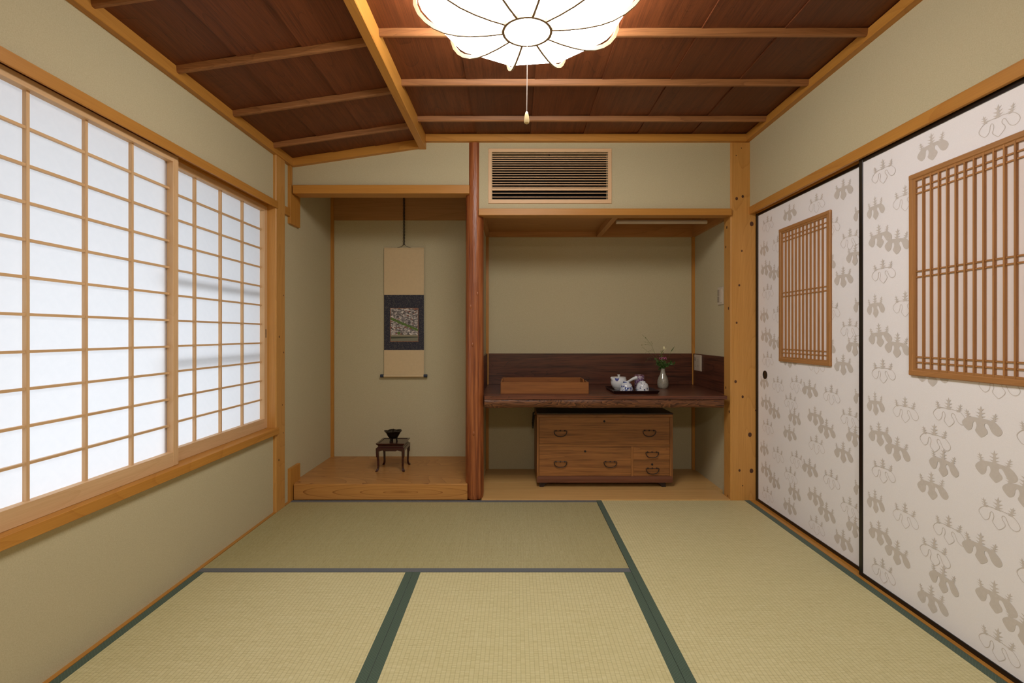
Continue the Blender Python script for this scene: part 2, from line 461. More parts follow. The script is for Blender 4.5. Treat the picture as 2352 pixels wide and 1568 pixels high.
# ================================================================== geometry helpers
class MB:
    """collects simple shapes in world coordinates"""
    def __init__(s):
        s.bm = bmesh.new()
    def box(s, x0, x1, y0, y1, z0, z1, bev=0.0, mi=0):
        r = bmesh.ops.create_cube(s.bm, size=1.0)
        vs = r['verts']
        sx, sy, sz = abs(x1 - x0), abs(y1 - y0), abs(z1 - z0)
        for v in vs:
            v.co = Vector((min(x0, x1) + (v.co.x + .5) * sx, min(y0, y1) + (v.co.y + .5) * sy, min(z0, z1) + (v.co.z + .5) * sz))
        if bev > 0:
            es = list({e for v in vs for e in v.link_edges})
            bmesh.ops.bevel(s.bm, geom=es, offset=min(bev, sx * .4, sy * .4, sz * .4), segments=1, affect='EDGES', profile=0.5)
        return s
    def quadbox(s, p, q):
        """prism between two quads of 4 points each"""
        a = [s.bm.verts.new(x) for x in p]; b = [s.bm.verts.new(x) for x in q]
        s.bm.faces.new(a); s.bm.faces.new(list(reversed(b)))
        for i in range(4):
            j = (i + 1) % 4
            s.bm.faces.new((a[i], b[i], b[j], a[j]))
        return s
    def prism(s, prof, x0, x1, axis='x'):
        """profile (a,b) points extruded along an axis"""
        def P(t, a, b):
            return {'x': (t, a, b), 'y': (a, t, b), 'z': (a, b, t)}[axis]
        A = [s.bm.verts.new(P(x0, a, b)) for a, b in prof]
        B = [s.bm.verts.new(P(x1, a, b)) for a, b in prof]
        s.bm.faces.new(A); s.bm.faces.new(list(reversed(B)))
        n = len(prof)
        for i in range(n):
            j = (i + 1) % n
            s.bm.faces.new((A[i], B[i], B[j], A[j]))
        return s
    def lathe(s, prof, cx, cy, cz, seg=32, fn=None, cap=True):
        rings = []
        for r, z in prof:
            ring = []
            for i in range(seg):
                a = 2 * PI * i / seg
                rr, zz = (r, z) if fn is None else fn(a, r, z)
                ring.append(s.bm.verts.new((cx + rr * math.cos(a), cy + rr * math.sin(a), cz + zz)))
            rings.append(ring)
        for k in range(len(rings) - 1):
            for i in range(seg):
                j = (i + 1) % seg
                s.bm.faces.new((rings[k][i], rings[k][j], rings[k + 1][j], rings[k + 1][i]))
        if cap:
            s.bm.faces.new(list(reversed(rings[0]))); s.bm.faces.new(rings[-1])
        return s
    def tube(s, pts, rad, seg=8, caps=True):
        pts = [Vector(p) for p in pts]
        n = len(pts)
        rads = rad if isinstance(rad, (list, tuple)) else [rad] * n
        rings = []
        up = None
        for i, p in enumerate(pts):
            d = (pts[min(i + 1, n - 1)] - pts[max(i - 1, 0)]).normalized()
            if up is None:
                up = Vector((0, 0, 1)) if abs(d.z) < 0.9 else Vector((0, 1, 0))
            sd = d.cross(up)
            if sd.length < 1e-5: sd = d.cross(Vector((1, 0, 0)))
            sd.normalize(); up2 = sd.cross(d).normalized(); up = up2
            rings.append([s.bm.verts.new(p + (sd * math.cos(2 * PI * k / seg) + up2 * math.sin(2 * PI * k / seg)) * rads[i]) for k in range(seg)])
        for a in range(n - 1):
            for k in range(seg):
                j = (k + 1) % seg
                s.bm.faces.new((rings[a][k], rings[a][j], rings[a + 1][j], rings[a + 1][k]))
        if caps:
            s.bm.faces.new(list(reversed(rings[0]))); s.bm.faces.new(rings[-1])
        return s
    def ball(s, c, r, sc=(1, 1, 1), seg=10, rings=6):
        res = bmesh.ops.create_uvsphere(s.bm, u_segments=seg, v_segments=rings, radius=r)
        for v in res['verts']:
            v.co = Vector((c[0] + v.co.x * sc[0], c[1] + v.co.y * sc[1], c[2] + v.co.z * sc[2]))
        return s

WL = {}          # world location of every parent
def build(name, mb, mat, parent=None, smooth=False, label=None, cat=None, group=None, kind=None, origin=None):
    bm = mb.bm
    bmesh.ops.recalc_face_normals(bm, faces=bm.faces[:])
    co = [v.co for v in bm.verts]
    lo = Vector((min(c.x for c in co), min(c.y for c in co), min(c.z for c in co)))
    hi = Vector((max(c.x for c in co), max(c.y for c in co), max(c.z for c in co)))
    cen = Vector(origin) if origin is not None else (lo + hi) / 2
    for v in bm.verts: v.co -= cen
    me = bpy.data.meshes.new(name)
    bm.to_mesh(me); bm.free()
    me.materials.append(mat)
    if smooth:
        for p in me.polygons: p.use_smooth = True
        try: me.set_sharp_from_angle(angle=math.radians(40))
        except Exception: pass
    o = bpy.data.objects.new(name, me)
    COL.objects.link(o)
    if parent is not None:
        o.parent = parent
        o.location = cen - WL[parent.name]
    else:
        o.location = cen
    WL[o.name] = cen.copy()
    tag(o, label, cat, group, kind)
    return o
def tag(o, label=None, cat=None, group=None, kind=None):
    if label: o['label'] = label
    if cat: o['category'] = cat
    if group: o['group'] = group
    if kind: o['kind'] = kind
    return o
def thing(name, loc, label=None, cat=None, group=None, kind=None):
    o = bpy.data.objects.new(name, None)
    o.empty_display_size = 0.05
    COL.objects.link(o)
    o.location = loc
    WL[o.name] = Vector(loc)
    return tag(o, label, cat, group, kind)
def copy_part(o, d):
    """another instance of a part, moved by d, with the sub-parts it has"""
    c = o.copy(); COL.objects.link(c)
    c.location = Vector(o.location) + Vector(d)
    WL[c.name] = WL[o.name] + Vector(d)
    for ch in list(o.children):
        g = ch.copy(); COL.objects.link(g); g.parent = c
    return c
def B(*a, **k): return MB().box(*a, **k)

S = 'structure'
YB = 3.89        # back wall of the alcoves
YW = 3.177       # plaster above the alcoves
YF = 3.168       # front line of posts and kerb
# ================================================================== the room shell
fl = thing('floor', (0, 1.0, -0.05), kind=S)
build('subfloor', B(-1.65, 1.65, -2.6, 3.95, -0.12, -0.06), floor_w('y'), fl)
build('floor_board', B(-1.40, 1.60, -2.6, 0.30, -0.06, 0.0), floor_w('y'), fl)

wl = MB()
wl.box(-1.62, -1.414, -2.6, 1.16, -0.1, 2.16)
wl.box(-1.62, -1.414, 1.15, 2.96, -0.1, 0.46)
wl.box(-1.62, -1.414, 1.15, 2.96, 1.826, 2.16)
wl.box(-1.62, -1.414, 3.06, 3.95, -0.1, 2.4)
build('wall_left', wl, PLASTER, kind=S)
wr = MB()
wr.box(1.483, 1.65, -2.6, 1.16, -0.1, 2.4)
wr.box(1.483, 1.65, 1.15, YW, 1.845, 2.4)
wr.box(1.60, 1.70, 1.1, 3.3, -0.1, 1.9)
build('wall_right', wr, PLASTER, kind=S)
build('wall_back', B(-1.62, 1.70, YB, 4.0, -0.1, 2.4), PLASTER, kind=S)
build('wall_front', B(-1.65, 1.70, -2.7, -2.6, -0.1, 2.4), PLASTER, kind=S)
build('wall_alcove', B(1.389, 1.70, 3.268, 3.95, -0.1, 2.4), PLASTER, kind=S)
build('wall_partition', B(-0.29, -0.2185, 3.25, YB, 0.0, 2.4), PLASTER, kind=S)
wu = MB()
wu.quadbox([(-1.414, YW, 1.95), (-0.56, YW, 1.95), (-0.56, YW, 2.33), (-1.414, YW, 2.2)],
           [(-1.414, 3.245, 1.95), (-0.56, 3.245, 1.95), (-0.56, 3.245, 2.33), (-1.414, 3.245, 2.2)])
wu.box(-0.56, -0.25, YW, 3.245, 1.95, 2.33)
VX0, VX1, VZ0, VZ1 = -0.140, 0.590, 1.893, 2.192
wu.box(-0.25, VX0, YW, 3.245, 1.80, 2.33)
wu.box(VX1, 1.42, YW, 3.245, 1.80, 2.33)
wu.box(VX0, VX1, YW, 3.245, 1.80, VZ0)
wu.box(VX0, VX1, YW, 3.245, VZ1, 2.33)
build('wall_upper', wu, PLASTER, kind=S)
# ceilings hidden above the alcoves
al = thing('ceiling_alcoves', (0, 3.5, 2.3), kind=S)
build('ceiling_board', B(-1.414, 1.389, 3.245, YB, 2.26, 2.30), toko_w('x'), al)

# ceiling: boards, each a lapped piece
ce = thing('ceiling', (0, 1.0, 2.3), kind=S)
CB = ceil_w('y')
build('roof_deck', MB().box(-0.6, 1.65, -2.7, 4.0, 2.42, 2.46).box(-1.65, -0.55, -2.7, 4.0, 2.40, 2.44), ceil_w('y'), ce)
jx = [-0.556, -0.2235, 0.1124, 0.4446, 0.7813, 1.123, 1.483]
for a, b in zip(jx[:-1], jx[1:]):
    m = MB()
    # left edge lies low over its neighbour, right edge is tucked up
    zl, zr = 2.298, 2.305
    m.quadbox([(a - 0.012, -2.6, zl), (b, -2.6, zr), (b, -2.6, zr + .008), (a - 0.012, -2.6, zl + .008)],
              [(a - 0.012, 3.19, zl), (b, 3.19, zr), (b, 3.19, zr + .008), (a - 0.012, 3.19, zl + .008)])
    build('ceiling_board', m, CB, ce)
def zs(x): return 2.148 + (x + 1.386) * 0.1465      # underside of the sloping part
js = [-1.43, -1.1225, -0.857, -0.58]
for i, (a, b) in enumerate(zip(js[:-1], js[1:])):
    m = MB()
    a2 = a - (0.012 if i else 0)
    m.quadbox([(a2, -2.6, zs(a2) - .003), (b, -2.6, zs(b) + .004), (b, -2.6, zs(b) + .012), (a2, -2.6, zs(a2) + .005)],
              [(a2, 3.19, zs(a2) - .003), (b, 3.19, zs(b) + .004), (b, 3.19, zs(b) + .012), (a2, 3.19, zs(a2) + .005)])
    build('ceiling_board', m, CB, ce)
BY = [2.893, 2.475, 2.062, 1.645, 1.23, 0.815, 0.40, -0.02, -0.43]
for y in BY:
    m = MB()
    zt, zb = 2.300, 2.272
    m.prism([(y, zt), (y + .003, zb + .006), (y + .007, zb), (y + .019, zb), (y + .023, zb + .006), (y + .026, zt)], -0.556, 1.462)
    build('ceiling_batten', m, batten_w('x'), ce)
for y in BY:
    prof = [(y, 0), (y + .003, -.022), (y + .007, -.028), (y + .019, -.028), (y + .023, -.022), (y + .026, 0)]
    m = MB()
    A = [m.bm.verts.new((-1.400, p, zs(-1.400) + q)) for p, q in prof]
    Bv = [m.bm.verts.new((-0.59, p, zs(-0.59) + q)) for p, q in prof]
    m.bm.faces.new(A); m.bm.faces.new(list(reversed(Bv)))
    for i in range(6):
        j = (i + 1) % 6
        m.bm.faces.new((A[i], Bv[i], Bv[j], A[j]))
    build('ceiling_batten', m, batten_w('x'), ce)

# cornices and the ridge beam
build('ridge_beam', B(-0.599, -0.556, -2.6, 3.205, 2.211, 2.34, bev=.003), cedar('y'), label='long pale timber beam where the flat and sloping ceilings meet', cat='beam')
build('trim_1', B(-0.556, 1.455, 3.147, 3.19, 2.253, 2.299, bev=.002), cedar('x'), kind=S)
build('trim_2', B(1.450, 1.50, -2.6, 3.185, 2.257, 2.301, bev=.002), cedar('y'), kind=S)
build('trim_3', B(-1.43, -1.386, -2.6, 3.185, 2.098, 2.149, bev=.002), cedar('y'), kind=S)
t4 = MB()
t4.quadbox([(-1.39, 3.147, 2.0975), (-.599, 3.147, 2.2135), (-.599, 3.147, 2.2645), (-1.39, 3.147, 2.1475)],
           [(-1.39, 3.19, 2.0975), (-.599, 3.19, 2.2135), (-.599, 3.19, 2.2645), (-1.39, 3.19, 2.1475)])
build('trim_4', t4, cedar('x'), kind=S)

# knots as small inlaid discs
def knot(parent, c, r, face='y', rz=1.25):
    m = MB()
    n = 14
    def ringpts(k, d):
        out = []
        for i in range(n):
            a = 2 * PI * i / n
            u, w = k * r * math.cos(a), k * r * rz * math.sin(a)
            out.append({'y': (c[0] + u, c[1] - d, c[2] + w), 'x': (c[0] + d, c[1] + u, c[2] + w), '-x': (c[0] - d, c[1] + u, c[2] + w)}[face])
        return out
    R = [[m.bm.verts.new(p) for p in ringpts(k, d)] for k, d in ((1.0, -0.0004), (0.92, 0.0006), (0.5, 0.0008))]
    for a in range(2):
        for i in range(n):
            j = (i + 1) % n
            m.bm.faces.new((R[a][i], R[a][j], R[a + 1][j], R[a + 1][i]))
    m.bm.faces.new(R[2]); m.bm.faces.new(list(reversed(R[0])))
    build('knot', m, KNOT, parent)

# ---- right hand post
def Xo(px, Y): return (px - 1181.3) * Y / F_PX
def Zo(py, Y): return 1.046 - (py - 767) * Y / F_PX
pr = thing('corner_post', (1.44, 3.22, 0), 'square knotty pine post between the alcove and the papered sliding doors', 'post')
build('shaft', B(1.362, 1.525, YF, 3.273, -0.02, 2.256, bev=.006), postwood('z'), pr)
for px, py, rr in ((1692, 456, 3.2), (1706, 451, 3), (1703, 340, 1.2), (1691, 357, 1.2), (1698, 655, 2.3), (1692, 741, 2.2), (1689.5, 876, 3), (1705.8, 911, 2.8), (1698.5, 1080, 2.6), (1706, 1115, 1.4), (1704, 576, 2)):
    knot(pr, (Xo(px, YF), YF, Zo(py, YF)), rr * .0027)
for px, py, rr in ((1726.5, 514, 4.6), (1722.5, 998, 4.5), (1726, 1081, 4.5), (1736, 942, 1.8)):
    knot(pr, (Xo(px, YF), YF, Zo(py, YF)), rr * .0027)
for Y, py, rr in ((3.225, 522, .008), (3.24, 567, .007), (3.20, 708, .008), (3.19, 945, .008), (3.24, 890, .007), (3.21, 1138, .006)):
    knot(pr, (1.362, Y, Zo(py, Y)), rr, '-x')

# ---- left wall timbers
pl = thing('corner_post', (-1.45, 3.01, 0), 'square timber post on the left wall between the paper window and the alcove', 'post')
build('shaft', B(-1.54, -1.396, 2.950, 3.066, -0.02, 2.11, bev=.005), postwood('z'), pl)
for Y, z, rr in ((2.99, 1.03, .006), (3.045, 1.28, .004), (3.045, .935, .005), (2.985, .30, .006), (3.03, .62, .004), (3.04, .45, .004)):
    knot(pl, (-1.396, Y, z), rr, 'x')
pn = thing('jamb_post', (-1.45, 1.20, 0), 'square timber post at the near end of the paper window', 'post')
build('shaft', B(-1.54, -1.396, 1.135, 1.245, -0.02, 2.11, bev=.005), postwood('z'), pn)
kl = thing('window_lintel', (-1.45, 2.1, 1.8), 'grooved timber lintel above the white paper window', 'lintel')
build('lintel_beam', MB().box(-1.54, -1.3975, 1.245, 2.951, 1.802, 1.8265).box(-1.398, -1.390, 1.245, 2.966, 1.785, 1.8265, bev=.0012), cedar('y'), kl)
build('groove_rail', MB().box(-1.4475, -1.4435, 1.245, 2.951, 1.789, 1.801).box(-1.54, -1.482, 1.245, 2.951, 1.785, 1.801), cedar('y'), kl)
sl = thing('window_sill', (-1.45, 2.1, 0.46), 'timber sill rail below the white paper window', 'sill')
build('sill_beam', B(-1.54, -1.384, 1.245, 2.966, 0.4595, 0.497, bev=.0015), cedar('y'), sl)
build('baseboard_left', MB().box(-1.42, -1.3965, 0.30, 2.950, -0.05, 0.002).box(-1.42, -1.3965, 3.066, 3.14, -0.05, 0.002), cedar('y'), kind=S)
build('trim_5', B(-1.42, -1.397, 3.066, 3.141, 1.780, 1.828, bev=.001), cedar('y'), kind=S)
build('trim_6', B(-1.42, -1.3965, 3.140, 3.168, 1.9795, 2.10), cedar('z'), kind=S)
build('trim_7', B(-1.42, -1.396, 3.140, 3.283, 1.737, 1.979, bev=.001), cedar('z'), kind=S)
build('trim_8', B(-1.42, -1.396, 3.140, 3.283, -0.02, 0.206, bev=.001), cedar('z'), kind=S)
build('trim_9', B(-1.42, -1.391, 3.874, YB, 0.10, 2.26), cedar('z'), kind=S)
build('trim_10', B(1.369, 1.395, 3.871, YB, 0.0, 1.80), cedar('z'), kind=S)
build('trim_11', B(-0.2185, -0.1975, 3.871, YB, 0.0, 1.80), cedar('z'), kind=S)
for z, rr in ((1.44, .006), (1.40, .005), (.42, .006)):
    pass

# ---- sliding paper windows
def shoji(name, xf, y0, y1):
    """xf: room-side face; frame 30 mm deep, paper at its back"""
    w = thing(name, (xf, (y0 + y1) / 2, 0.497), kind=S)
    xb = xf - 0.028
    st = build('stile', B(xb, xf, y1 - 0.032, y1, 0.498, 1.7915, bev=.0012), hinoki('z'), w)
    copy_part(st, (0, -(y1 - y0 - 0.032), 0))
    build('top_rail', B(xb, xf - .0006, y0 + .032, y1 - .032, 1.7625, 1.7915), hinoki('y'), w)
    build('bottom_rail', B(xb, xf - .0006, y0 + .032, y1 - .032, 0.498, 0.555), hinoki('y'), w)
    ya, yb = y0 + .032, y1 - .032
    za, zb = 0.555, 1.7625
    nx, nz = 4, 11
    xp = xb + 0.0008
    bars = None
    for i in range(1, nx):
        yc = ya + (yb - ya) * i / nx
        if bars is None:
            bars = build('upright_bar', B(xp, xf - .015, yc - .0052, yc + .0052, za, zb), hinoki('z'), w)
            y_first = yc
        else:
            copy_part(bars, (0, yc - y_first, 0))
    hb = None
    for k in range(1, nz):
        zc = za + (zb - za) * k / nz
        if hb is None:
            hb = build('cross_bar', B(xp, xf - .0165, ya, yb, zc - .0042, zc + .0042), hinoki('y'), w)
            z_first = zc
        else:
            copy_part(hb, (0, 0, zc - z_first))
    pane = None
    py, pz = (yb - ya) / nx, (zb - za) / nz
    for i in range(nx):
        for k in range(nz):
            if pane is None:
                pane = MB()
                vs = [pane.bm.verts.new(p) for p in ((xb, ya, za), (xb, ya + py, za), (xb, ya + py, za + pz), (xb, ya, za + pz))]
                pane.bm.faces.new(vs)
                pane = build('paper_pane', pane, SHOJI, w)
            else:
                copy_part(pane, (0, i * py, k * pz))
    return w
shoji('window_1', -1.417, 1.247, 2.124)
w2 = shoji('window_2', -1.4485, 2.078, 2.951)
build('finger_pull', B(-1.4485, -1.4475, 2.931, 2.9375, 1.025, 1.075), LACQ, w2)
# outer window sashes whose bars show as soft bands through the paper
os_ = thing('outer_window_sash', (-1.56, 2.5, 0.5), 'dark metal window rail seen as a soft shadow through the far paper window', 'window frame')
for z in (1.277, 0.925):
    build('sash_rail', B(-1.535, -1.515, 2.05, 2.95, z - .009, z + .009), plain('sash_metal', (70, 66, 62), 0.5, 0.5), os_)
ev = thing('shading_eave', (-1.9, 2.1, 2.0), 'unseen roof eave outside, set low and dark to shade the paper window', 'eave')
build('eave_boards', B(-2.75, -1.625, 0.2, 3.6, 1.86, 1.90), plain('eave_dark', (60, 50, 44), 0.8), ev)  # unseen eave, sized and darkened to dim the upper panes
build('ground', B(-7, -1.64, -3, 6, -.5, -.4), plain('yard_concrete', (118, 118, 116), 0.9), kind=S)
build('wall_shading_outside', B(-2.6, -1.62, 3.10, 3.2, -0.4, 1.86), plain('shading_wall_dark', (70, 64, 58), 0.8), kind=S)  # unseen wall added to shade the far end of the paper window

# ---- alcove round post
rp = MB()
def wob(a, r, z):
    n = mnoise.noise(Vector((math.cos(a) * 1.3, math.sin(a) * 1.3, z * 1.1)))
    n2 = mnoise.noise(Vector((math.cos(a) * 9, math.sin(a) * 9, z * 1.2 + 5)))
    return r * (1 + 0.022 * n + 0.016 * n2), z
prof = []
for i in range(61):
    z = 2.256 * i / 60
    r = 0.0585 - 0.0015 * (z / 2.2)
    if i == 0: r = 0.053
    prof.append((r, max(0.002, z)))
rp.lathe(prof, -0.2535, 3.2245, 0, seg=72, fn=wob)
rpo = build('alcove_post', rp, ROUNDP, smooth=True, label='round polished red-brown log post standing between the two alcoves', cat='post')
for a_, z_ in ((-1.75, .98), (-1.95, 1.22), (-1.2, 1.30), (-1.6, .42)):
    m = MB().ball((-0.2535 + .058 * math.cos(a_), 3.2245 + .058 * math.sin(a_), z_), .0075, (1, .6, 1.8), 8, 6)
    build('knot', m, ROUNDP, rpo, smooth=True)

# ---- left alcove: platform, lintel
ap = thing('alcove_platform', (-0.84, 3.5, 0.0), 'raised wooden platform floor of the left alcove', 'platform')
build('platform_board', B(-1.414, -0.29, 3.196, YB, 0.07, 0.1014), toko_w('x'), ap)
build('front_kerb', B(-1.3893, -0.2955, YF, 3.198, 0.002, 0.1014, bev=.0025), KERB, ap)
tl = thing('alcove_lintel', (-0.84, 3.2, 1.926), 'timber lintel across the top of the left alcove, over the hanging scroll', 'lintel')
build('lintel_beam', B(-1.3885, -0.2815, 3.150, 3.252, 1.926, 1.980, bev=.002), cedar('x'), tl)
build('trim_12', B(-1.39, -0.29, 3.878, YB, 1.923, 2.26), wood('scroll_rail_board', (150, 108, 62), (178, 132, 82), 'x', rings=8, rk=.4), kind=S)

# ---- right alcove: floor, upper shelf box
af = thing('floor_alcove', (0.55, 3.5, 0), kind=S)
for a, b in ((YF, 3.355), (3.3553, 3.54), (3.5403, 3.72), (3.7203, YB)):
    build('floor_board', B(-0.262 if a > 3.2 else -0.207, 1.40 if a > 3.2 else 1.3615, a, b, -0.03, 0.0045 + random.uniform(-.0003, .0003), bev=.0006), floor_w('x'), af)
sh = thing('alcove_shelf_box', (0.58, 3.5, 1.79), 'timber-framed overhead shelf box across the top of the right alcove', 'shelf')
build('front_rail', B(-0.2235, 1.3615, 3.150, 3.233, 1.790, 1.832, bev=.0015), cedar('x'), sh)
build('side_rail', B(-0.2185, -0.192, 3.233, 3.878, 1.792, 1.836), brown_panel('y'), sh)
build('side_rail', B(1.368, 1.389, 3.233, 3.878, 1.792, 1.95), brown_panel('y'), sh)
build('back_rail', B(-0.2185, 1.389, 3.872, YB, 1.7935, 1.838), brown_panel('x'), sh)
build('divider', B(0.630, 0.666, 3.233, 3.872, 1.7925, 1.95), brown_panel('y'), sh)
build('bottom_panel', B(-0.192, 0.630, 3.233, 3.872, 1.834, 1.842), brown_panel('x'), sh)
build('inner_back_panel', B(0.666, 1.368, 3.866, 3.874, 1.838, 1.95), brown_panel('x'), sh)
build('top_panel', B(0.630, 1.389, 3.233, 3.874, 1.95, 1.958), brown_panel('x'), sh)
lb = thing('tube_light', (1.0, 3.466, 1.815), 'unlit pale tube light under the overhead shelf box of the right alcove', 'light')
build('tube', MB().tube([(0.70, 3.466, 1.818), (1.0, 3.466, 1.818), (1.325, 3.466, 1.818)], 0.0145, 14), plain('tube_white', (206, 190, 168), 0.5), lb, smooth=True)
build('tube_bracket', B(0.72, 0.75, 3.46, 3.472, 1.83, 1.95), brown_panel('x'), lb)
build('tube_bracket', B(1.28, 1.31, 3.46, 3.472, 1.83, 1.95), brown_panel('x'), lb)

# ---- air conditioner grille
ac = thing('vent_grille', (0.22, 3.18, 1.87), 'pale wooden slatted grille set into the wall above the right alcove', 'vent')
gx0, gx1, gz0, gz1 = -0.1640, 0.6137, 1.869, 2.2145
ix0, ix1, iz0, iz1 = -0.1425, 0.5905, 1.8945, 2.1925
fy0, fy1 = 3.170, 3.190
for args in ((gx0, gx1, iz1, gz1), (gx0, gx1, gz0, iz0)):
    build('frame_rail', B(args[0], args[1], fy0, fy1, args[2], args[3], bev=.0012), AC_W, ac)
for args in ((gx0, ix0), (ix1, gx1)):
    build('frame_stile', B(args[0], args[1], fy0 + .0003, fy1, iz0, iz1, bev=.0012), AC_WZ, ac)
KY = 3.185 / F_PX
slat = None
ys = [354.2, 360.1, 364.6, 369.6, 375, 379.8, 385.4, 390.8, 396.4, 402, 407.7, 413.7, 419.6, 425.3, 431, 436, 444.5, 453.3]
for k, py in enumerate(ys):
    z = 1.046 - (py - 767) * KY
    if slat is None:
        slat = build('slat', B(ix0, ix1, 3.174, 3.182, z - .0020, z + .0020), AC_W, ac); zf = z
    elif k == 15:
        build('slat', B(ix0, ix1, 3.172, 3.182, z - .0062, z + .0062), AC_W, ac)
    else:
        copy_part(slat, (0, 0, z - zf))
build('mullion', B(0.218, 0.226, 3.191, 3.200, iz0, iz1), DARK, ac)
build('dark_housing', MB().box(VX0 - .01, VX1 + .01, 3.235, 3.30, VZ0 - .01, VZ1 + .01), DARK, ac)

# ---- door lintel and track on the right
dl = thing('door_lintel', (1.5, 2.2, 1.8), 'long timber lintel above the papered sliding doors', 'lintel')
build('lintel_beam', MB().box(1.479, 1.494, 1.16, 3.176, 1.7995, 1.8465, bev=.0015).box(1.492, 1.60, 1.16, 3.168, 1.812, 1.8465), cedar('y'), dl)
build('groove_rail', MB().box(1.5215, 1.5245, 1.16, 3.168, 1.800, 1.813).box(1.549, 1.60, 1.16, 3.168, 1.797, 1.813), cedar('y'), dl)
build('door_track', MB().box(1.4815, 1.499, 1.16, YF, -0.05, 0.0015).box(1.499, 1.62, 1.16, YF, -0.05, -0.0015).box(1.5212, 1.5242, 1.16, YF, -0.01, 0.0012), cedar('y'),
      label='timber floor track under the papered sliding doors', cat='track')
pj = thing('jamb_post', (1.52, 1.18, 0), 'square timber post at the near end of the sliding doors', 'post')
build('shaft', B(1.4815, 1.60, 1.05, 1.16, -0.02, 2.257, bev=.005), postwood('z'), pj)

# ---- printed paulownia motifs
BODY = [(-40, 3), (-54, -3), (-67, -17), (-66, -27), (-57, -38), (-47, -46), (-40, -45), (-31, -38), (-27, -26), (-27, -16), (-22, -9), (-16, -12), (-13, -22),
        (-15, -32), (-20, -42), (-10, -53), (0, -62), (5, -62), (16, -53), (26, -42), (23, -32), (15, -24), (13, -15), (18, -9), (26, -12), (32, -24), (40, -39), (52, -46), (64, -45),
        (74, -33), (71, -21), (60, -8), (47, 1), (28, 3), (12, 5), (0, 6), (-12, 5), (-27, 5)]
def spike(cx, cz, h, w, lean=0):
    pts = [(.26, -.02), (.13, .10), (.44, .24), (.13, .22), (.09, .33), (.42, .52), (.11, .47), (.08, .60), (.30, .82), (.09, .74), (0, 1.0),
           (-.09, .72), (-.32, .78), (-.08, .58), (-.11, .45), (-.44, .50), (-.09, .32), (-.13, .20), (-.42, .25), (-.13, .09), (-.28, -.02)]
    return [(cx + (a + lean * b) * w, cz + b * h) for a, b in pts]
def rot2(pts, deg):
    c, s = math.cos(math.radians(deg)), math.sin(math.radians(deg))
    return [(x * c - z * s, x * s + z * c) for x, z in pts]
def clip(poly, u0, u1, z0, z1):
    for ax, lim, sgn in ((0, u0, 1), (0, u1, -1), (1, z0, 1), (1, z1, -1)):
        out = []
        for i in range(len(poly)):
            a, b = poly[i - 1], poly[i]
            ia, ib = (a[ax] - lim) * sgn >= 0, (b[ax] - lim) * sgn >= 0
            if ia != ib:
                t = (lim - a[ax]) / (b[ax] - a[ax])
                out.append((a[0] + (b[0] - a[0]) * t, a[1] + (b[1] - a[1]) * t))
            if ib: out.append(b)
        poly = out
        if len(poly) < 3: return []
    return poly
def chaikin(p, n=1):
    for _ in range(n):
        q = []
        for i in range(len(p)):
            a, b = p[i], p[(i + 1) % len(p)]
            q += [(a[0] * .75 + b[0] * .25, a[1] * .75 + b[1] * .25), (a[0] * .25 + b[0] * .75, a[1] * .25 + b[1] * .75)]
        p = q
    return p
# kind, u from the door's left edge, z of the motif's body centre, width factor, tilt
MOTIFS = [('F', .094, .746, .78, 4), ('O', .254, .745, .95, 0), ('O', .448, .765, .98, 0), ('F', .568, .752, 1.05, 0), ('O', .746, .744, .95, 0), ('F', .955, .760, .80, 2),
          ('F', .117, .624, 1.0, 6), ('F', .214, .585, 1.0, -4), ('O', .389, .664, .98, 0), ('F', .427, .585, .92, -3), ('F', .615, .620, 1.05, 2), ('F', .708, .573, 1.05, -2),
          ('O', .880, .655, .98, 0), ('F', .915, .578, .92, -3), ('O', .138, .479, .98, 2), ('F', .377, .489, 1.02, 3), ('O', .626, .478, 1.0, 0), ('F', .833, .487, 1.02, 0)]
def motif_mesh(xf, yl, width):
    m = MB()
    body = chaikin(BODY, 1)
    xs = xf - 0.0004
    u0, u1, z0, z1 = 0.022, width - 0.022, 0.020, 1.783
    def put(poly, dx=0.0):
        poly = clip(poly, u0, u1, z0, z1)
        # drop repeated points
        q = []
        for p in poly:
            if not q or abs(p[0] - q[-1][0]) + abs(p[1] - q[-1][1]) > 1e-5: q.append(p)
        if len(q) > 2 and abs(q[0][0] - q[-1][0]) + abs(q[0][1] - q[-1][1]) < 1e-5: q.pop()
        if len(q) < 3: return
        try:
            m.bm.faces.new([m.bm.verts.new((xs - dx - lift, yl - p[0], p[1])) for p in q])
        except ValueError: pass
    lift = 0.0
    for (k, u, z, wf, tilt) in MOTIFS:
        for rep in range(-2, 4):
            lift = (lift + 0.00003) % 0.0009
            zc = z + 0.4062 * rep + 0.021
            if zc < -0.1 or zc > 1.80: continue
            def T(pts): return [(u + x * .00095 * wf, zc - .002 + y * .001 * .92) for x, y in rot2(pts, tilt)]
            if k == 'F':
                put(T(body))
            else:
                n = len(body)
                for i in range(n):
                    a, b = body[i], body[(i + 1) % n]
                    d = Vector((b[0] - a[0], b[1] - a[1]))
                    if d.length < 1e-6: continue
                    nn = Vector((-d.y, d.x)).normalized() * 0.95
                    e = d.normalized() * 0.4
                    put(T([(a[0] + nn.x - e.x, a[1] + nn.y - e.y), (b[0] + nn.x + e.x, b[1] + nn.y + e.y), (b[0] - nn.x + e.x, b[1] - nn.y + e.y), (a[0] - nn.x - e.x, a[1] - nn.y - e.y)]), 0.00003 * (i % 3))
            put(T(spike(0, 3, 45, 42, .04)), 0.0001)
            put(T(spike(-43, 0, 30, 31, -.25)), 0.0001)
            put(T(spike(43, -1, 31, 32, .30)), 0.0001)
    return m
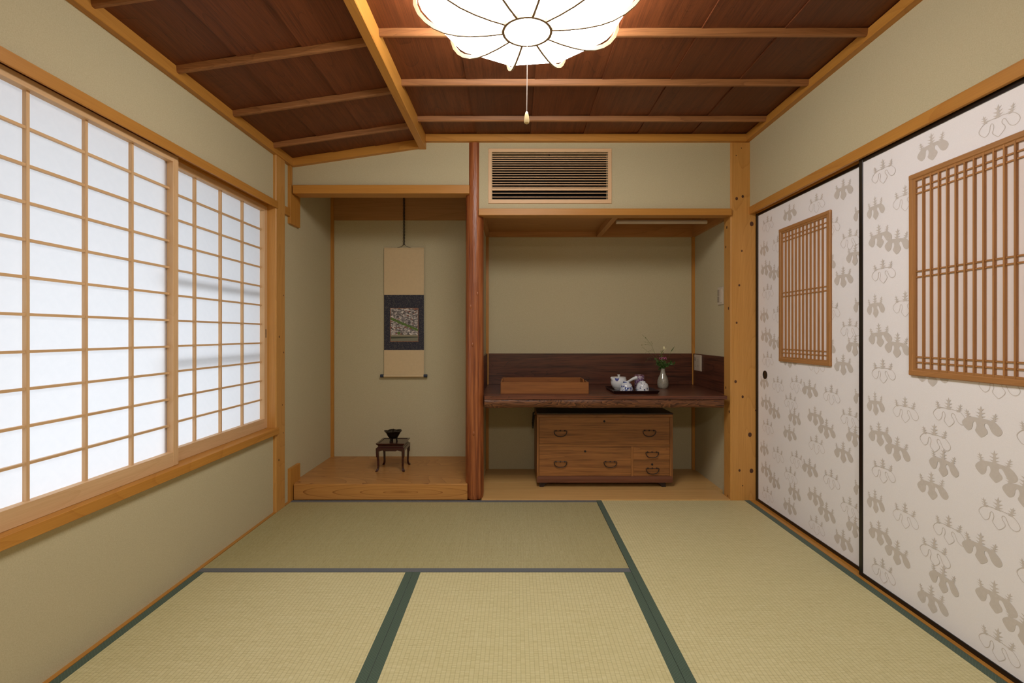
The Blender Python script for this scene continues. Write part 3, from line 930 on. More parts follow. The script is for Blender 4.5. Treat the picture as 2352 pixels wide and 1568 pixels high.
def fusuma(name, xf, yl, yr, pull):
    """xf: room-side face; yl: far edge (left in the view)"""
    w = yl - yr
    d = thing(name, (xf, (yl + yr) / 2, 0.0), kind=S)
    build('paper_panel', B(xf, xf + .016, yr + .018, yl - .018, 0.016, 1.786), FUSUMA, d)
    st = build('stile', B(xf - .004, xf + .019, yl - .0225, yl, 0.0015, 1.8035, bev=.0015), LACQ, d)
    copy_part(st, (0, -(w - .0225), 0))
    build('bottom_rail', B(xf - .0035, xf + .0185, yr + .0225, yl - .0225, 0.0015, 0.0185), LACQ, d)
    build('top_rail', B(xf - .0035, xf + .0185, yr + .0225, yl - .0225, 1.785, 1.8035), LACQ, d)
    build('printed_leaves', motif_mesh(xf, yl, w), PRINT, d)
    # lattice window
    a, b = yl - .285, yl - .285 - .468
    z0, z1 = .891, 1.6435
    L = build('lattice_window', B(xf - .0014, xf + .002, b + .01, a - .01, z0 + .01, z1 - .01), plain('lattice_paper_' + name, (226, 216, 214), 0.8, 0.2), d)
    L['label'] = 'narrow wooden lattice window set in the printed door'
    def pt(nm, mb, mat):
        return build(nm, mb, mat, L)
    fw = .020
    for (ya, yb) in ((a - fw, a), (b, b + fw)):
        pt('frame_stile', B(xf - .012, xf, ya, yb, z0, z1, bev=.003), lattice_w('z'))
    for (za, zb) in ((z0, z0 + fw), (z1 - fw, z1)):
        pt('frame_rail', B(xf - .0123, xf, b - .0005, a + .0005, za - .0003, zb + .0003, bev=.003), lattice_w('y'))
    ia, ib, iz0, iz1 = a - fw, b + fw, z0 + fw, z1 - fw
    # inner border
    for (ya, yb) in ((ia - .011, ia), (ib, ib + .011)):
        pt('inner_stile', B(xf - .009, xf, ya, yb, iz0, iz1), lattice_w('z'))
    for (za, zb) in ((iz0, iz0 + .008), (iz1 - .008, iz1)):
        pt('inner_rail', B(xf - .0088, xf, ib, ia, za, zb), lattice_w('y'))
    ya, yb = ia - .011, ib + .011
    bar = None
    for i in range(1, 12):
        y = ya - (ya - yb) * i / 12
        if bar is None:
            bar = pt('upright_bar', B(xf - .0098, xf - .001, y - .0029, y + .0029, iz0, iz1), lattice_w('z')); yf = y
        else:
            copy_part(bar, (0, y - yf, 0))
    cb = None
    for z in (1.589, 1.568, 1.279, 1.258, .9615, .9415):
        if cb is None:
            cb = pt('cross_bar', B(xf - .006, xf - .001, ib, ia, z - .0024, z + .0024), lattice_w('y')); zf_ = z
        else:
            copy_part(cb, (0, 0, z - zf_))
    if pull:
        yp, zp = pull
        m = MB()
        n = 28
        prof2 = [(.0255, 0), (.0255, -.003), (.0215, -.0035), (.0195, -.0008)]
        R = []
        for r, dx in prof2:
            R.append([m.bm.verts.new((xf + dx, yp + r * math.cos(2 * PI * i / n), zp + r * 1.0 * math.sin(2 * PI * i / n))) for i in range(n)])
        for k in range(3):
            for i in range(n):
                j = (i + 1) % n
                m.bm.faces.new((R[k][i], R[k][j], R[k + 1][j], R[k + 1][i]))
        m.bm.faces.new(R[3])
        build('finger_pull', m, plain('pull_black', (30, 27, 26), 0.35, 0.5, 0.4), d, smooth=True)
    return d
fusuma('door_1', 1.5255, YF, 2.200, (1156 * 1.5255 / (1757.5 - 1181.3), Zo(860.5, 1156 * 1.5255 / (1757.5 - 1181.3))))
fusuma('door_2', 1.5020, 2.189, 1.221, None)

# ================================================================== tatami mats
def mat(x0, x1, y0, y1, along, bm_mat, label, both=True, gap=.0008):
    cx, cy = (x0 + x1) / 2, (y0 + y1) / 2
    t = thing('tatami_mat', (cx, cy, 0), label, 'tatami mat', 'straw mats laid over the floor')
    x0 += gap; x1 -= gap; y0 += gap; y1 -= gap
    r = MB()
    if along == 'y':
        r.box(-(x1 - x0) / 2, (x1 - x0) / 2, -(y1 - y0) / 2, (y1 - y0) / 2, -.055, 0, bev=.0012)
    else:
        r.box(-(y1 - y0) / 2, (y1 - y0) / 2, -(x1 - x0) / 2, (x1 - x0) / 2, -.055, 0, bev=.0012)
    o = build('woven_rush', r, TATAMI_SHADED if bm_mat is GREEN_B_SHEEN else TATAMI, None)
    o.parent = t
    o.location = (0, 0, -.0275)
    if along == 'x': o.rotation_euler = (0, 0, PI / 2)
    wd = .0325
    if along == 'y':
        for a, b in ((x0, x0 + wd), (x1 - wd, x1)):
            build('cloth_border', B(a, b, y0, y1, -.05, .0012, bev=.0006), bm_mat, t)
    else:
        for a, b in ((y0, y0 + wd + .002), (y1 - wd, y1)):
            build('cloth_border', B(x0, x1, a, b, -.05, .0012, bev=.0006), bm_mat, t)
XS1, XS2 = -0.4447, 0.5146
mat(-1.396, XS1, 0.303, 2.213, 'y', GREEN_B, 'green-bordered straw mat at the front left, along the wall under the window')
mat(XS1, XS2, 0.303, 2.213, 'y', GREEN_B, 'green-bordered straw mat in the front middle of the floor')
mat(XS2, 1.481, 1.258, YF, 'y', GREEN_B, 'green-bordered straw mat on the right, lengthwise beside the sliding doors')
mat(-1.396, XS2, 2.213, YF - .001, 'x', GREEN_B_SHEEN, 'straw mat with painted grey sheen on its green border, laid crosswise in front of the alcoves')
mat(XS2, 1.481, 0.303, 1.257, 'x', GREEN_B, 'half-size straw mat nearest the camera at the right, out of view')

# ================================================================== ceiling lamp
LX, LY, LZ = 0.044, 1.72, 2.083
lamp = thing('ceiling_lamp', (LX, LY, 2.27), 'lit white ten-sided ceiling lamp with curved wooden ribs like a flower', 'lamp')
PR = [(.084, .006), (.14, .004), (.197, .006), (.245, .012), (.285, .023), (.322, .041), (.352, .064), (.376, .092), (.389, .122), (.389, .145), (.385, .168)]
NA = 10
A0 = math.radians(-7)
angs = [A0 + 2 * PI * k / NA for k in range(NA)]
for k in range(NA):
    a, b = angs[k], angs[(k + 1) % NA] if k < NA - 1 else angs[0] + 2 * PI
    m = MB()
    rows = []
    for r, z in PR:
        r2 = r - .006 if r > .09 else r
        rows.append((m.bm.verts.new((LX + r2 * math.cos(a), LY + r2 * math.sin(a), LZ + z + .004)), m.bm.verts.new((LX + r2 * math.cos(b), LY + r2 * math.sin(b), LZ + z + .004))))
    for i in range(len(rows) - 1):
        m.bm.faces.new((rows[i][0], rows[i][1], rows[i + 1][1], rows[i + 1][0]))
    build('shade_panel', m, SHADE, lamp)
for k in range(NA):
    a = angs[k]
    m = MB()
    ca, sa = math.cos(a), math.sin(a)
    P = [Vector((r, z)) for r, z in PR]
    outer = []
    for i, p in enumerate(P):
        d = (P[min(i + 1, len(P) - 1)] - P[max(i - 1, 0)]).normalized()
        nrm = Vector((d.y, -d.x))
        outer.append(p + nrm * .0135)
    rings = []
    for p, q in zip(P, outer):
        ring = []
        for (r, z), sgn in ((p, -1), (p, 1), (q, 1), (q, -1)):
            w = .0036 * sgn
            ring.append(m.bm.verts.new((LX + r * ca - w * sa, LY + r * sa + w * ca, LZ + z)))
        rings.append(ring)
    m.bm.faces.new(rings[0]); m.bm.faces.new(list(reversed(rings[-1])))
    for i in range(len(rings) - 1):
        for j in range(4):
            jj = (j + 1) % 4
            m.bm.faces.new((rings[i][j], rings[i][jj], rings[i + 1][jj], rings[i + 1][j]))
    build('rib', m, LAMPW, lamp)
m = MB()
m.lathe([(.0775, .012), (.0865, .012), (.0865, -.008), (.0775, -.008), (.0775, .012)], LX, LY, LZ, seg=48, cap=False)
build('centre_ring', m, LAMPW, lamp)
m = MB()
m.lathe([(.0774, .001), (.0774, .003)], LX, LY, LZ, seg=48)
build('centre_diffuser', m, SHADE, lamp)
build('mounting_plate', MB().lathe([(.20, .175), (.20, .188)], LX, LY, LZ, seg=40), PLASTIC, lamp)
cy_ = LY - .076
build('pull_cord', MB().tube([(LX - .002, cy_, 2.086), (LX - .002, cy_, 1.9), (LX - .0035, cy_, 1.77)], .0014, 6), CORD_W, lamp, smooth=True)
build('pull_knob', MB().lathe([(.0015, .041), (.004, .038), (.0062, .030), (.0080, .018), (.0088, .010), (.0078, .003), (.003, 0)], LX - .0035, cy_, 1.732, seg=20), plain('knob_ivory', (206, 186, 140), 0.3), lamp, smooth=True)

# ================================================================== dark counter
ct = thing('alcove_counter', (0.55, 3.5, 0.58), 'thick dark wooden counter with a live front edge across the right alcove', 'counter')
m = MB()
m.prism([(-.2185, 3.25), (-.187, 3.25), (-.187, 3.1475), (1.331, 3.1475), (1.331, 3.2735), (1.389, 3.2735), (1.389, 3.872), (-.2185, 3.872)], .6375, .659, 'z')
build('counter_top', m, walnut('x'), ct)
m = MB()
NX = 110
rows = []
for i in range(NX + 1):
    x = -.187 + (1.314 + .187) * i / NX
    w = mnoise.noise(Vector((x * 3.1, 0, 0)))
    w2 = mnoise.noise(Vector((x * 14, 3, 0)))
    yb = 3.152 + .005 * w
    zbot = .5845 + .0025 * w + .001 * w2
    prof = [(yb + .004, .6376), (yb + .002 * w2, .632), (yb - .002 + .002 * w2, .618), (yb + .001 * w, .603), (yb + .003, .592), (yb + .009, zbot), (3.27, zbot), (3.27, .6376)]
    rows.append([m.bm.verts.new((x, a, b)) for a, b in prof])
for i in range(NX):
    for j in range(8):
        k = (j + 1) % 8
        m.bm.faces.new((rows[i][j], rows[i][k], rows[i + 1][k], rows[i + 1][j]))
m.bm.faces.new(rows[0]); m.bm.faces.new(list(reversed(rows[-1])))
build('live_edge', m, LIVE, ct, smooth=True)
build('underside', B(-.2185, 1.389, 3.2735, 3.872, .585, .6374), walnut('x'), ct)
sb = thing('wall_panelling', (0.55, 3.87, 0.66), 'low dark wooden panelling on the walls behind the counter', 'panelling')
build('panel', B(-.205, 1.376, 3.876, YB, .6595, .897, bev=.001), walnut('x'), sb)
build('panel', B(1.376, 1.389, 3.276, YB, .6595, .897, bev=.001), walnut('y'), sb)
build('panel', B(-.2185, -.206, 3.286, YB, .6595, .897, bev=.001), walnut('y'), sb)

# outlet and switch
def plate(name, label, x, y0, y1, z0, z1, cat):
    t = thing(name, (x, (y0 + y1) / 2, z0), label, cat)
    build('plate', B(x - .007, x, y0, y1, z0, z1, bev=.003), PLASTIC, t)
    return t
Yo0, Yo1 = 3.690, 3.832
ol = plate('wall_outlet', 'cream double power outlet on the dark panelling at the right of the alcove', 1.376, Yo0, Yo1, .771, .891, 'outlet')
build('insert', B(1.3675, 1.3692, Yo0 + .018, Yo1 - .018, .786, .876), PLASTIC, ol)
for (yy, zz) in ((3.800, .858), (3.800, .848), (3.75, .855), (3.75, .845), (3.800, .812), (3.800, .802), (3.75, .812), (3.75, .802)):
    build('slot', B(1.3668, 1.368, yy - .007, yy + .007, zz - .0018, zz + .0018), PLASTIC_D, ol)
build('ground_hole', B(1.3664, 1.368, 3.803, 3.814, .862, .868), HOLE, ol)
build('ground_hole', B(1.3664, 1.368, 3.803, 3.814, .848, .854), HOLE, ol)
sw = plate('light_switch', 'cream remote-shaped light switch on the right side wall of the alcove', 1.389, 3.335, 3.424, 1.242, 1.362, 'switch')
build('rocker', B(1.3785, 1.382, 3.352, 3.385, 1.257, 1.347, bev=.001), PLASTIC, sw)
build('side_key', B(1.3785, 1.382, 3.388, 3.418, 1.262, 1.300, bev=.001), PLASTIC_D, sw)
build('side_key', B(1.3785, 1.382, 3.388, 3.418, 1.306, 1.344, bev=.001), PLASTIC_D, sw)

# ================================================================== chest of drawers
cx0, cx1, cy0, cy1 = .153, 1.0785, 3.42, 3.832
U = .000478
def CX(c): return cx0 + (c - 205) * U
def CZ(c): return .500 - (c - 195) * U
ch = thing('chest_of_drawers', (.615, 3.62, .0045), 'low brown wooden chest of drawers with iron ring pulls under the counter', 'chest')
cm = chest_w('x')
build('side_panel', B(cx0, cx0 + .017, cy0 + .004, cy1, .037, .500, bev=.001), chest_w('z'), ch)
build('side_panel', B(cx1 - .017, cx1, cy0 + .004, cy1, .037, .500, bev=.001), chest_w('z'), ch)
build('top_board', B(cx0 - .001, cx1 + .001, cy0 - .001, cy1, .5002, .509, bev=.001), wood('chest_top', (34, 18, 14), (58, 34, 26), 'x', rings=8, rough=0.3), ch)
build('back_panel', B(cx0 + .017, cx1 - .017, cy1 - .01, cy1, .037, .500), chest_w('x'), ch)
# front frame
build('frame_rail', B(cx0, cx1, cy0, cy0 + .02, CZ(236), .500, bev=.0015), cm, ch)
build('frame_stile', B(cx0, CX(239), cy0 + .0004, cy0 + .02, CZ(1070), CZ(236), bev=.0012), chest_w('z'), ch)
build('frame_stile', B(CX(2097), cx1, cy0 + .0004, cy0 + .02, CZ(1070), CZ(236), bev=.0012), chest_w('z'), ch)
build('frame_rail', B(CX(239), CX(2097), cy0 + .003, cy0 + .02, CZ(656), CZ(618)), cm, ch)
build('frame_stile', B(CX(1547), CX(1580), cy0 + .003, cy0 + .02, CZ(1070), CZ(656)), chest_w('z'), ch)
mb_ = MB()
mb_.quadbox([(cx0 + .004, cy0 - .001, .037), (cx1 - .004, cy0 - .001, .037), (cx1, cy0 - .001, CZ(1112)), (cx0, cy0 - .001, CZ(1112))],
            [(cx0 + .004, cy1, .037), (cx1 - .004, cy1, .037), (cx1, cy1, CZ(1112)), (cx0, cy1, CZ(1112))])
mb_.quadbox([(cx0, cy0 - .001, CZ(1112)), (cx1, cy0 - .001, CZ(1112)), (cx1 - .008, cy0 + .002, CZ(1070)), (cx0 + .008, cy0 + .002, CZ(1070))],
            [(cx0, cy1, CZ(1112)), (cx1, cy1, CZ(1112)), (cx1 - .008, cy1, CZ(1070)), (cx0 + .008, cy1, CZ(1070))])
build('plinth', mb_, wood('plinth_wood', (78, 44, 28), (112, 68, 44), 'x', rings=16), ch)
fm = MB()
for a, s in ((CX(245), 1), (CX(2045), -1)):
    for yy in (cy0 + .012, cy1 - .06):
        w = .052
        pts = [(a, .0045), (a + s * .026, .0045), (a + s * .040, .024), (a + s * w, .028), (a + s * w, .037), (a, .037)]
        build('foot', MB().prism([(yy, 0)] and [(p[0], p[1]) for p in pts], yy, yy + .045, 'y'), wood('foot_dark', (30, 18, 14), (44, 28, 22), 'x', rough=0.6), ch)
def drawer(c0, c1, r0, r1, hs, key, lab=None):
    dd = build('drawer', B(CX(c0) + .0008, CX(c1) - .0008, cy0 + .002, cy0 + .018, CZ(r1) + .0008, CZ(r0) - .0008, bev=.0015), cm, ch)
    if lab: dd['label'] = lab
    for (hx, hz) in hs:
        x, z = CX(hx), CZ(hz)
        h = MB()
        n = 18
        pts = []
        zt = z + .0150
        for i in range(n + 1):
            a = PI + PI * i / n
            px = .0435 * math.copysign(abs(math.cos(a)) ** 0.8, math.cos(a))
            pts.append((x + px, cy0 - .008, zt - .002 + .036 * math.sin(a) * 1.0))
        pts = [(x - .030, cy0 - .007, zt), (x - .040, cy0 - .008, zt + .001)] + pts + [(x + .040, cy0 - .008, zt + .001), (x + .030, cy0 - .007, zt)]
        h.tube(pts, .0026, 8)
        h.tube([(x - .030, cy0 - .006, zt), (x + .030, cy0 - .006, zt)], .0018, 6)
        for sx in (-.030, 0, .030):
            h.ball((x + sx, cy0 - .001, zt), .005, (1, 1, 1), 10, 6)
            h.tube([(x + sx, cy0 + .002, zt), (x + sx, cy0 - .007, zt)], .0022, 6)
        build('ring_pull', h, IRON, dd, smooth=True)
    if key:
        k = MB().tube([(CX(key[0]), cy0 + .003, CZ(key[1])), (CX(key[0]), cy0 - .0006, CZ(key[1]))], .0072, 16)
        build('lock_plate', k, HOLE, dd, smooth=False)
        build('lock_eye', MB().ball((CX(key[0]), cy0 - .0008, CZ(key[1])), .0026, (1, .4, 1), 8, 6), IRON, dd)
drawer(239, 2097, 236, 618, [(540, 458), (1803, 456)], (1165, 293), 'wide upper drawer')
drawer(239, 1547, 656, 1070, [(540, 896), (1248, 896)], (892, 720), 'lower left drawer')
drawer(1580, 2097, 656, 845, [(1843, 760)], None, 'small upper right drawer')
drawer(1580, 2097, 845, 1070, [(1847, 990)], (1845, 905), 'small lower right drawer')
m = MB().tube([(cx0 - .004, 3.55, .475), (cx0 - .014, 3.55, .47), (cx0 - .020, 3.56, .40), (cx0 - .020, 3.62, .372), (cx0 - .020, 3.68, .40), (cx0 - .014, 3.69, .47), (cx0 - .001, 3.69, .475)], .005, 8)
build('side_handle', m, IRON, ch, smooth=True)
for sx in (cx0 + .008, cx1 - .02):
    build('corner_stud', MB().ball((sx, cy0 + .006, .5095), .003, (1, 1, .8), 8, 5), plain('stud_metal', (150, 145, 140), 0.3, 0.5, 0.8), ch)

# ================================================================== trays and tea things on the counter
CT = .6592
tr = thing('wooden_tray', (.196, 3.43, CT), 'large open reddish-brown wooden box tray at the left on the counter', 'tray')
def sidequad(m, p0, p1, h, t, flare=0.004):
    pass
x0, x1, y0, y1, hh, tt = -.0885, .4808, 3.249, 3.612, .0765, .009
build('tray_bottom', B(x0 + .004, x1 - .004, y0 + .004, y1 - .004, CT, CT + .008), tray_w('x'), tr)
build('front_wall', B(x0, x1, y0, y0 + tt, CT, CT + hh, bev=.0015), tray_w('x'), tr)
build('back_wall', B(x0 + .004, x1 - .004, y1 - tt, y1, CT, CT + hh, bev=.0015), tray_w('x'), tr)
for a in (x0, x1 - tt):
    m = MB()
    m.prism([(y0 + tt, CT), (y1 - tt, CT), (y1 - tt, CT + hh - .001), (y1 - .13, CT + hh - .001), (y1 - .145, CT + hh - .016), (y0 + .155, CT + hh - .016), (y0 + .14, CT + hh - .001), (y0 + tt, CT + hh - .001)], a, a + tt, 'x')
    build('end_wall', m, tray_w('y'), tr)

lt = thing('serving_tray', (.79, 3.40, CT), 'small dark lacquered tray under the teapot and cups', 'tray')
tx0, tx1, ty0, ty1 = .640, .940, 3.25, 3.565
m = MB()
m.box(tx0 + .012, tx1 - .012, ty0 + .012, ty1 - .012, CT, CT + .006)
build('tray_base', m, TRAYL, lt)
h2 = .020
ws = [((tx0 + .012, ty0 + .012), (tx1 - .012, ty0 + .012), (tx0, ty0), (tx1, ty0)), ((tx1 - .012, ty0 + .012), (tx1 - .012, ty1 - .012), (tx1, ty0), (tx1, ty1)),
      ((tx1 - .012, ty1 - .012), (tx0 + .012, ty1 - .012), (tx1, ty1), (tx0, ty1)), ((tx0 + .012, ty1 - .012), (tx0 + .012, ty0 + .012), (tx0, ty1), (tx0, ty0))]
for (a, b, c, d) in ws:
    m = MB()
    ctr = Vector((.79, 3.4075, 0))
    def inn(p, k): 
        v = Vector((p[0], p[1], 0)) - ctr
        return (ctr.x + v.x * (1 - k), ctr.y + v.y * (1 - k))
    ci, di = inn(c, .025), inn(d, .025)
    ai, bi = inn(a, .025), inn(b, .025)
    m.quadbox([(a[0], a[1], CT), (b[0], b[1], CT), (bi[0], bi[1], CT + .006), (ai[0], ai[1], CT + .006)],
              [(c[0], c[1], CT + h2), (d[0], d[1], CT + h2), (di[0], di[1], CT + h2), (ci[0], ci[1], CT + h2)])
    build('tray_side', m, TRAYL, lt)
TT = CT + .0062
# teapot
tp = thing('teapot', (.723, 3.485, TT), 'white side-handled teapot with a lid and blue spout mark', 'teapot')
X, Y = .723, 3.485
m = MB()
m.lathe([(.030, 0), (.034, .002), (.034, .005), (.044, .014), (.0525, .032), (.055, .050), (.053, .066), (.0495, .078), (.0500, .083), (.0455, .0835), (.046, .076), (.048, .060), (.046, .03), (.02, .012)], X, Y, TT, seg=40)
build('pot_body', m, PORC, tp, smooth=True)
m = MB()
m.lathe([(.0450, .076), (.0450, .079), (.035, .083), (.015, .0865), (.006, .088), (.0055, .092), (.010, .096), (.0105, .0985), (.007, .101), (.001, .1015)], X, Y, TT, seg=32)
build('lid', m, PORC, tp, smooth=True)
m = MB()
m.tube([(X - .040, Y - .018, TT + .062), (X - .049, Y - .022, TT + .074), (X - .056, Y - .025, TT + .083)], [.012, .0095, .0075], 14)
build('spout', m, PORC, tp, smooth=True)
m = MB()
m.tube([(X + .038, Y - .030, TT + .045), (X + .058, Y - .050, TT + .058), (X + .082, Y - .066, TT + .076), (X + .100, Y - .076, TT + .085), (X + .110, Y - .081, TT + .087)], [.0085, .008, .0095, .011, .0105], 14)
build('side_handle', m, PORC, tp, smooth=True)
m = MB()
pts = [(-.018, .079), (.016, .079), (.010, .066), (.002, .059), (-.008, .062)]
def onbody(a, z, r): return (X + r * math.sin(a), Y - r * math.cos(a), TT + z)
vv = []
for u, z in pts:
    vv.append(m.bm.verts.new(onbody(-.42 + u / .052, z, .0562 if z < .063 else (.0548 if z < .07 else .0516))))
m.bm.faces.new(vv)
build('blue_mark', m, BLUE, tp)
# cups upside down
def cup(x, y, matl, label):
    c = thing('tea_cup', (x, y, TT), label, 'cup', 'upturned porcelain tea cups')
    m = MB()
    m.lathe([(.0410, .003), (.0435, 0), (.0440, .002), (.0425, .016), (.0385, .034), (.031, .049), (.024, .054), (.0215, .055), (.0210, .0625), (.0185, .0630), (.0175, .0575), (.001, .0570)], x, y, TT, seg=36)
    build('cup_body', m, matl, c, smooth=True)
    return c
cup(.752, 3.378, PORC_B, 'upturned white tea cup with broad blue figures, left one of the two')
cup(.862, 3.385, PORC_B2, 'upturned white tea cup with dark blue sprigs, right one of the two')
tn = thing('tea_canister', (.868, 3.495, TT), 'tall purple patterned tea canister behind the cups', 'canister')
m = MB().lathe([(.0305, 0), (.0325, .002), (.0325, .066)], .868, 3.495, TT, seg=36)
build('canister_body', m, PURP, tn, smooth=True)
m = MB().lathe([(.0335, .0665), (.0335, .094), (.0325, .0965), (.031, .0965), (.030, .093)], .868, 3.495, TT, seg=36)
build('canister_lid', m, PURP, tn, smooth=True)
build('lid_rim', MB().lathe([(.0336, .0940), (.0336, .0968), (.0325, .0972), (.0315, .0940)], .868, 3.495, TT, seg=36), REDB, tn, smooth=True)

# vase and flowers
VXc, VYc = 1.063, 3.60
vs_ = MB().lathe([(.030, 0), (.034, .004), (.0385, .018), (.0395, .038), (.0375, .058), (.031, .078), (.0215, .098), (.0165, .114), (.0150, .126), (.0155, .138), (.0165, .1405), (.0150, .1415), (.0125, .1375), (.0120, .10), (.010, .09)], VXc, VYc, CT, seg=40)
build('flower_vase', vs_, VASE, smooth=True, label='small grey crackled bottle vase at the right end of the counter', cat='vase')
VT = CT + .10
def vpt(px, py, dy=0.0):
    Yy = VYc + dy
    return Vector((Xo(px, Yy), Yy, Zo(py, Yy)))
def leaf(m, p, d, L, W):
    p = Vector(p); d = Vector(d).normalized()
    s = d.cross(Vector((0, -1, 0.2))).normalized()
    n = d.cross(s)
    prev = None
    ks = [(0, .15), (.3, 1), (.65, .75), (1, .02)]
    vs = []
    for t, w in ks:
        q = p + d * L * t + n * (-.12 * L * t * t)
        vs.append((m.bm.verts.new(q + s * W * w * .5), m.bm.verts.new(q - s * W * w * .5)))
    for i in range(3):
        m.bm.faces.new((vs[i][0], vs[i][1], vs[i + 1][1], vs[i + 1][0]))
def stempath(pts, n=8):
    out = []
    for i in range(n + 1):
        t = i / n * (len(pts) - 1)
        k = min(int(t), len(pts) - 2); f = t - k
        p0 = pts[max(k - 1, 0)]; p1 = pts[k]; p2 = pts[k + 1]; p3 = pts[min(k + 2, len(pts) - 1)]
        out.append(0.5 * ((2 * p1) + (-p0 + p2) * f + (2 * p0 - 5 * p1 + 4 * p2 - p3) * f * f + (-p0 + 3 * p1 - 3 * p2 + p3) * f ** 3))
    return out
base_p = Vector((VXc, VYc, VT))
neck = Vector((VXc, VYc, CT + .142))
# grasses
def grass(name, pts, seeds, label, seed):
    rnd = random.Random(seed)
    g = thing(name, base_p, label, 'grass', 'flowers and grasses in the grey vase')
    build('stem', MB().tube(stempath([base_p, neck] + pts, 14), .0007, 5), STEM, g)
    m = MB()
    mt = MB()
    for (px, py, jx, jy, r) in seeds:
        p = vpt(px, py, pts[-1].y - VYc)
        q = vpt(jx, jy, pts[-1].y - VYc)
        mt.tube([q, (q + p) / 2 + Vector((0, 0, .001)), p], .00035, 4)
        d = (p - q).normalized()
        e = p + d * r * 2.2
        m.tube([p, p + d * r * .7, p + d * r * 1.5, e], [r * .25, r * .55, r * .45, r * .1], 6)
    tag(build('twigs', mt, STEM, g), kind='stuff')
    tag(build('seed_heads', m, SEED, g), kind='stuff')
grass('grass_stem', [vpt(1506, 815, -.01), vpt(1494, 789, -.015), vpt(1474.5, 768, -.02)],
      [(1484, 776.5, 1487, 780, .004), (1483, 785.5, 1490, 789, .003), (1489, 786, 1493, 790, .0025), (1496, 786, 1497, 792, .003), (1499, 789, 1499, 795, .0025), (1475.5, 792, 1492, 791.5, .004), (1484, 791.5, 1494, 792.5, .0035), (1491, 806.5, 1501, 808, .003), (1494, 805.5, 1502, 806, .003), (1498, 803.5, 1503, 808, .003)],
      'tall thin grass stem with seed heads leaning left from the vase', 1)
grass('grass_stem', [vpt(1506, 824, -.02), vpt(1490, 809, -.03), vpt(1475, 796.5, -.035)],
      [(1488, 823, 1496, 819, .003), (1484, 830, 1492, 822, .003), (1494, 824.5, 1497, 820, .0028), (1502, 828, 1504, 822, .0025), (1506, 838, 1507, 828, .0028), (1481, 812, 1486, 806, .0025)],
      'thin low grass stem with drooping seeds at the left of the vase', 2)
# blade leaf
g = thing('leaf_blade', base_p, 'single dark green blade leaf leaning right from the vase', 'leaf', 'flowers and grasses in the grey vase')
build('stem', MB().tube(stempath([base_p, neck, vpt(1535, 822), vpt(1541, 808)], 8), .0007, 5), STEM, g)
m = MB(); leaf(m, vpt(1540.5, 808), vpt(1549.5, 795) - vpt(1540.5, 808), .050, .006)
build('blade', m, LEAF, g)
# white bud
g = thing('white_flower', base_p, 'white flower bud on a green stem in the middle of the vase', 'flower', 'flowers and grasses in the grey vase')
build('stem', MB().tube(stempath([base_p, neck, vpt(1520, 822), vpt(1519, 812), vpt(1524, 803)], 10), .0011, 6), STEM, g)
m = MB()
c0 = vpt(1525, 799)
m.ball(c0, .0085, (.85, .85, 1.45), 12, 8)
build('bud', m, WHITEP, g, smooth=True)
m = MB()
m.ball(vpt(1529.5, 800.5), .003, (.8, .8, 2.2), 8, 6)
m.tube([vpt(1524.5, 805), vpt(1528, 804), vpt(1529.3, 802)], .0007, 5)
build('side_bud', m, WHITEP, g, smooth=True)
rnd = random.Random(5)
m = MB()
for i in range(16):
    p = vpt(1519 + rnd.uniform(-2, 6), 806 + i * 1.1, rnd.uniform(-.006, .006))
    leaf(m, p, (rnd.uniform(-1, 1), rnd.uniform(-.7, .3), rnd.uniform(.2, 1)), rnd.uniform(.008, .016), .0045)
build('leaves', m, plain('leaf_light', (98, 112, 52), 0.6), g)
# pink flower
g = thing('pink_flower', base_p, 'cluster of small pink-purple flowers above the vase neck', 'flower', 'flowers and grasses in the grey vase')
build('stem', MB().tube(stempath([base_p, neck, vpt(1523, 836), vpt(1523, 825)], 8), .0010, 6), STEM, g)
m = MB()
for i in range(60):
    px, py = rnd.uniform(1515, 1530.5), 822.5 + rnd.uniform(-2.6, 3)
    m.ball(vpt(px, py, rnd.uniform(-.012, .01)), rnd.uniform(.0018, .0032), (1, 1, .8), 6, 4)
build('petals', m, PINK, g)
tag(g.children[-1], kind='stuff')
# foliage
g = thing('foliage_sprig', base_p, 'dark green leafy foliage filling the vase mouth', 'foliage', 'flowers and grasses in the grey vase')
m = MB(); ms = MB()
tips = [(1508, 826), (1513, 830), (1511, 838), (1516, 834), (1521, 832), (1527, 830), (1532, 836), (1543, 832), (1547, 834), (1539, 836), (1514, 848), (1519, 828), (1525, 838), (1509, 832), (1530, 842)]
for (px, py) in tips:
    dy = rnd.uniform(-.015, .012)
    tip = vpt(px, py, dy)
    path = stempath([base_p, neck, (neck + tip) / 2 + Vector((0, 0, .004)), tip], 8)
    ms.tube(path, .0006, 4)
    for q in path[3:]:
        for _ in range(4):
            leaf(m, q, (rnd.uniform(-1, 1), rnd.uniform(-.8, .5), rnd.uniform(-.3, 1)), rnd.uniform(.012, .024), .0075)
build('stems', ms, STEM, g)
tag(build('leaves', m, LEAF, g), kind='stuff')

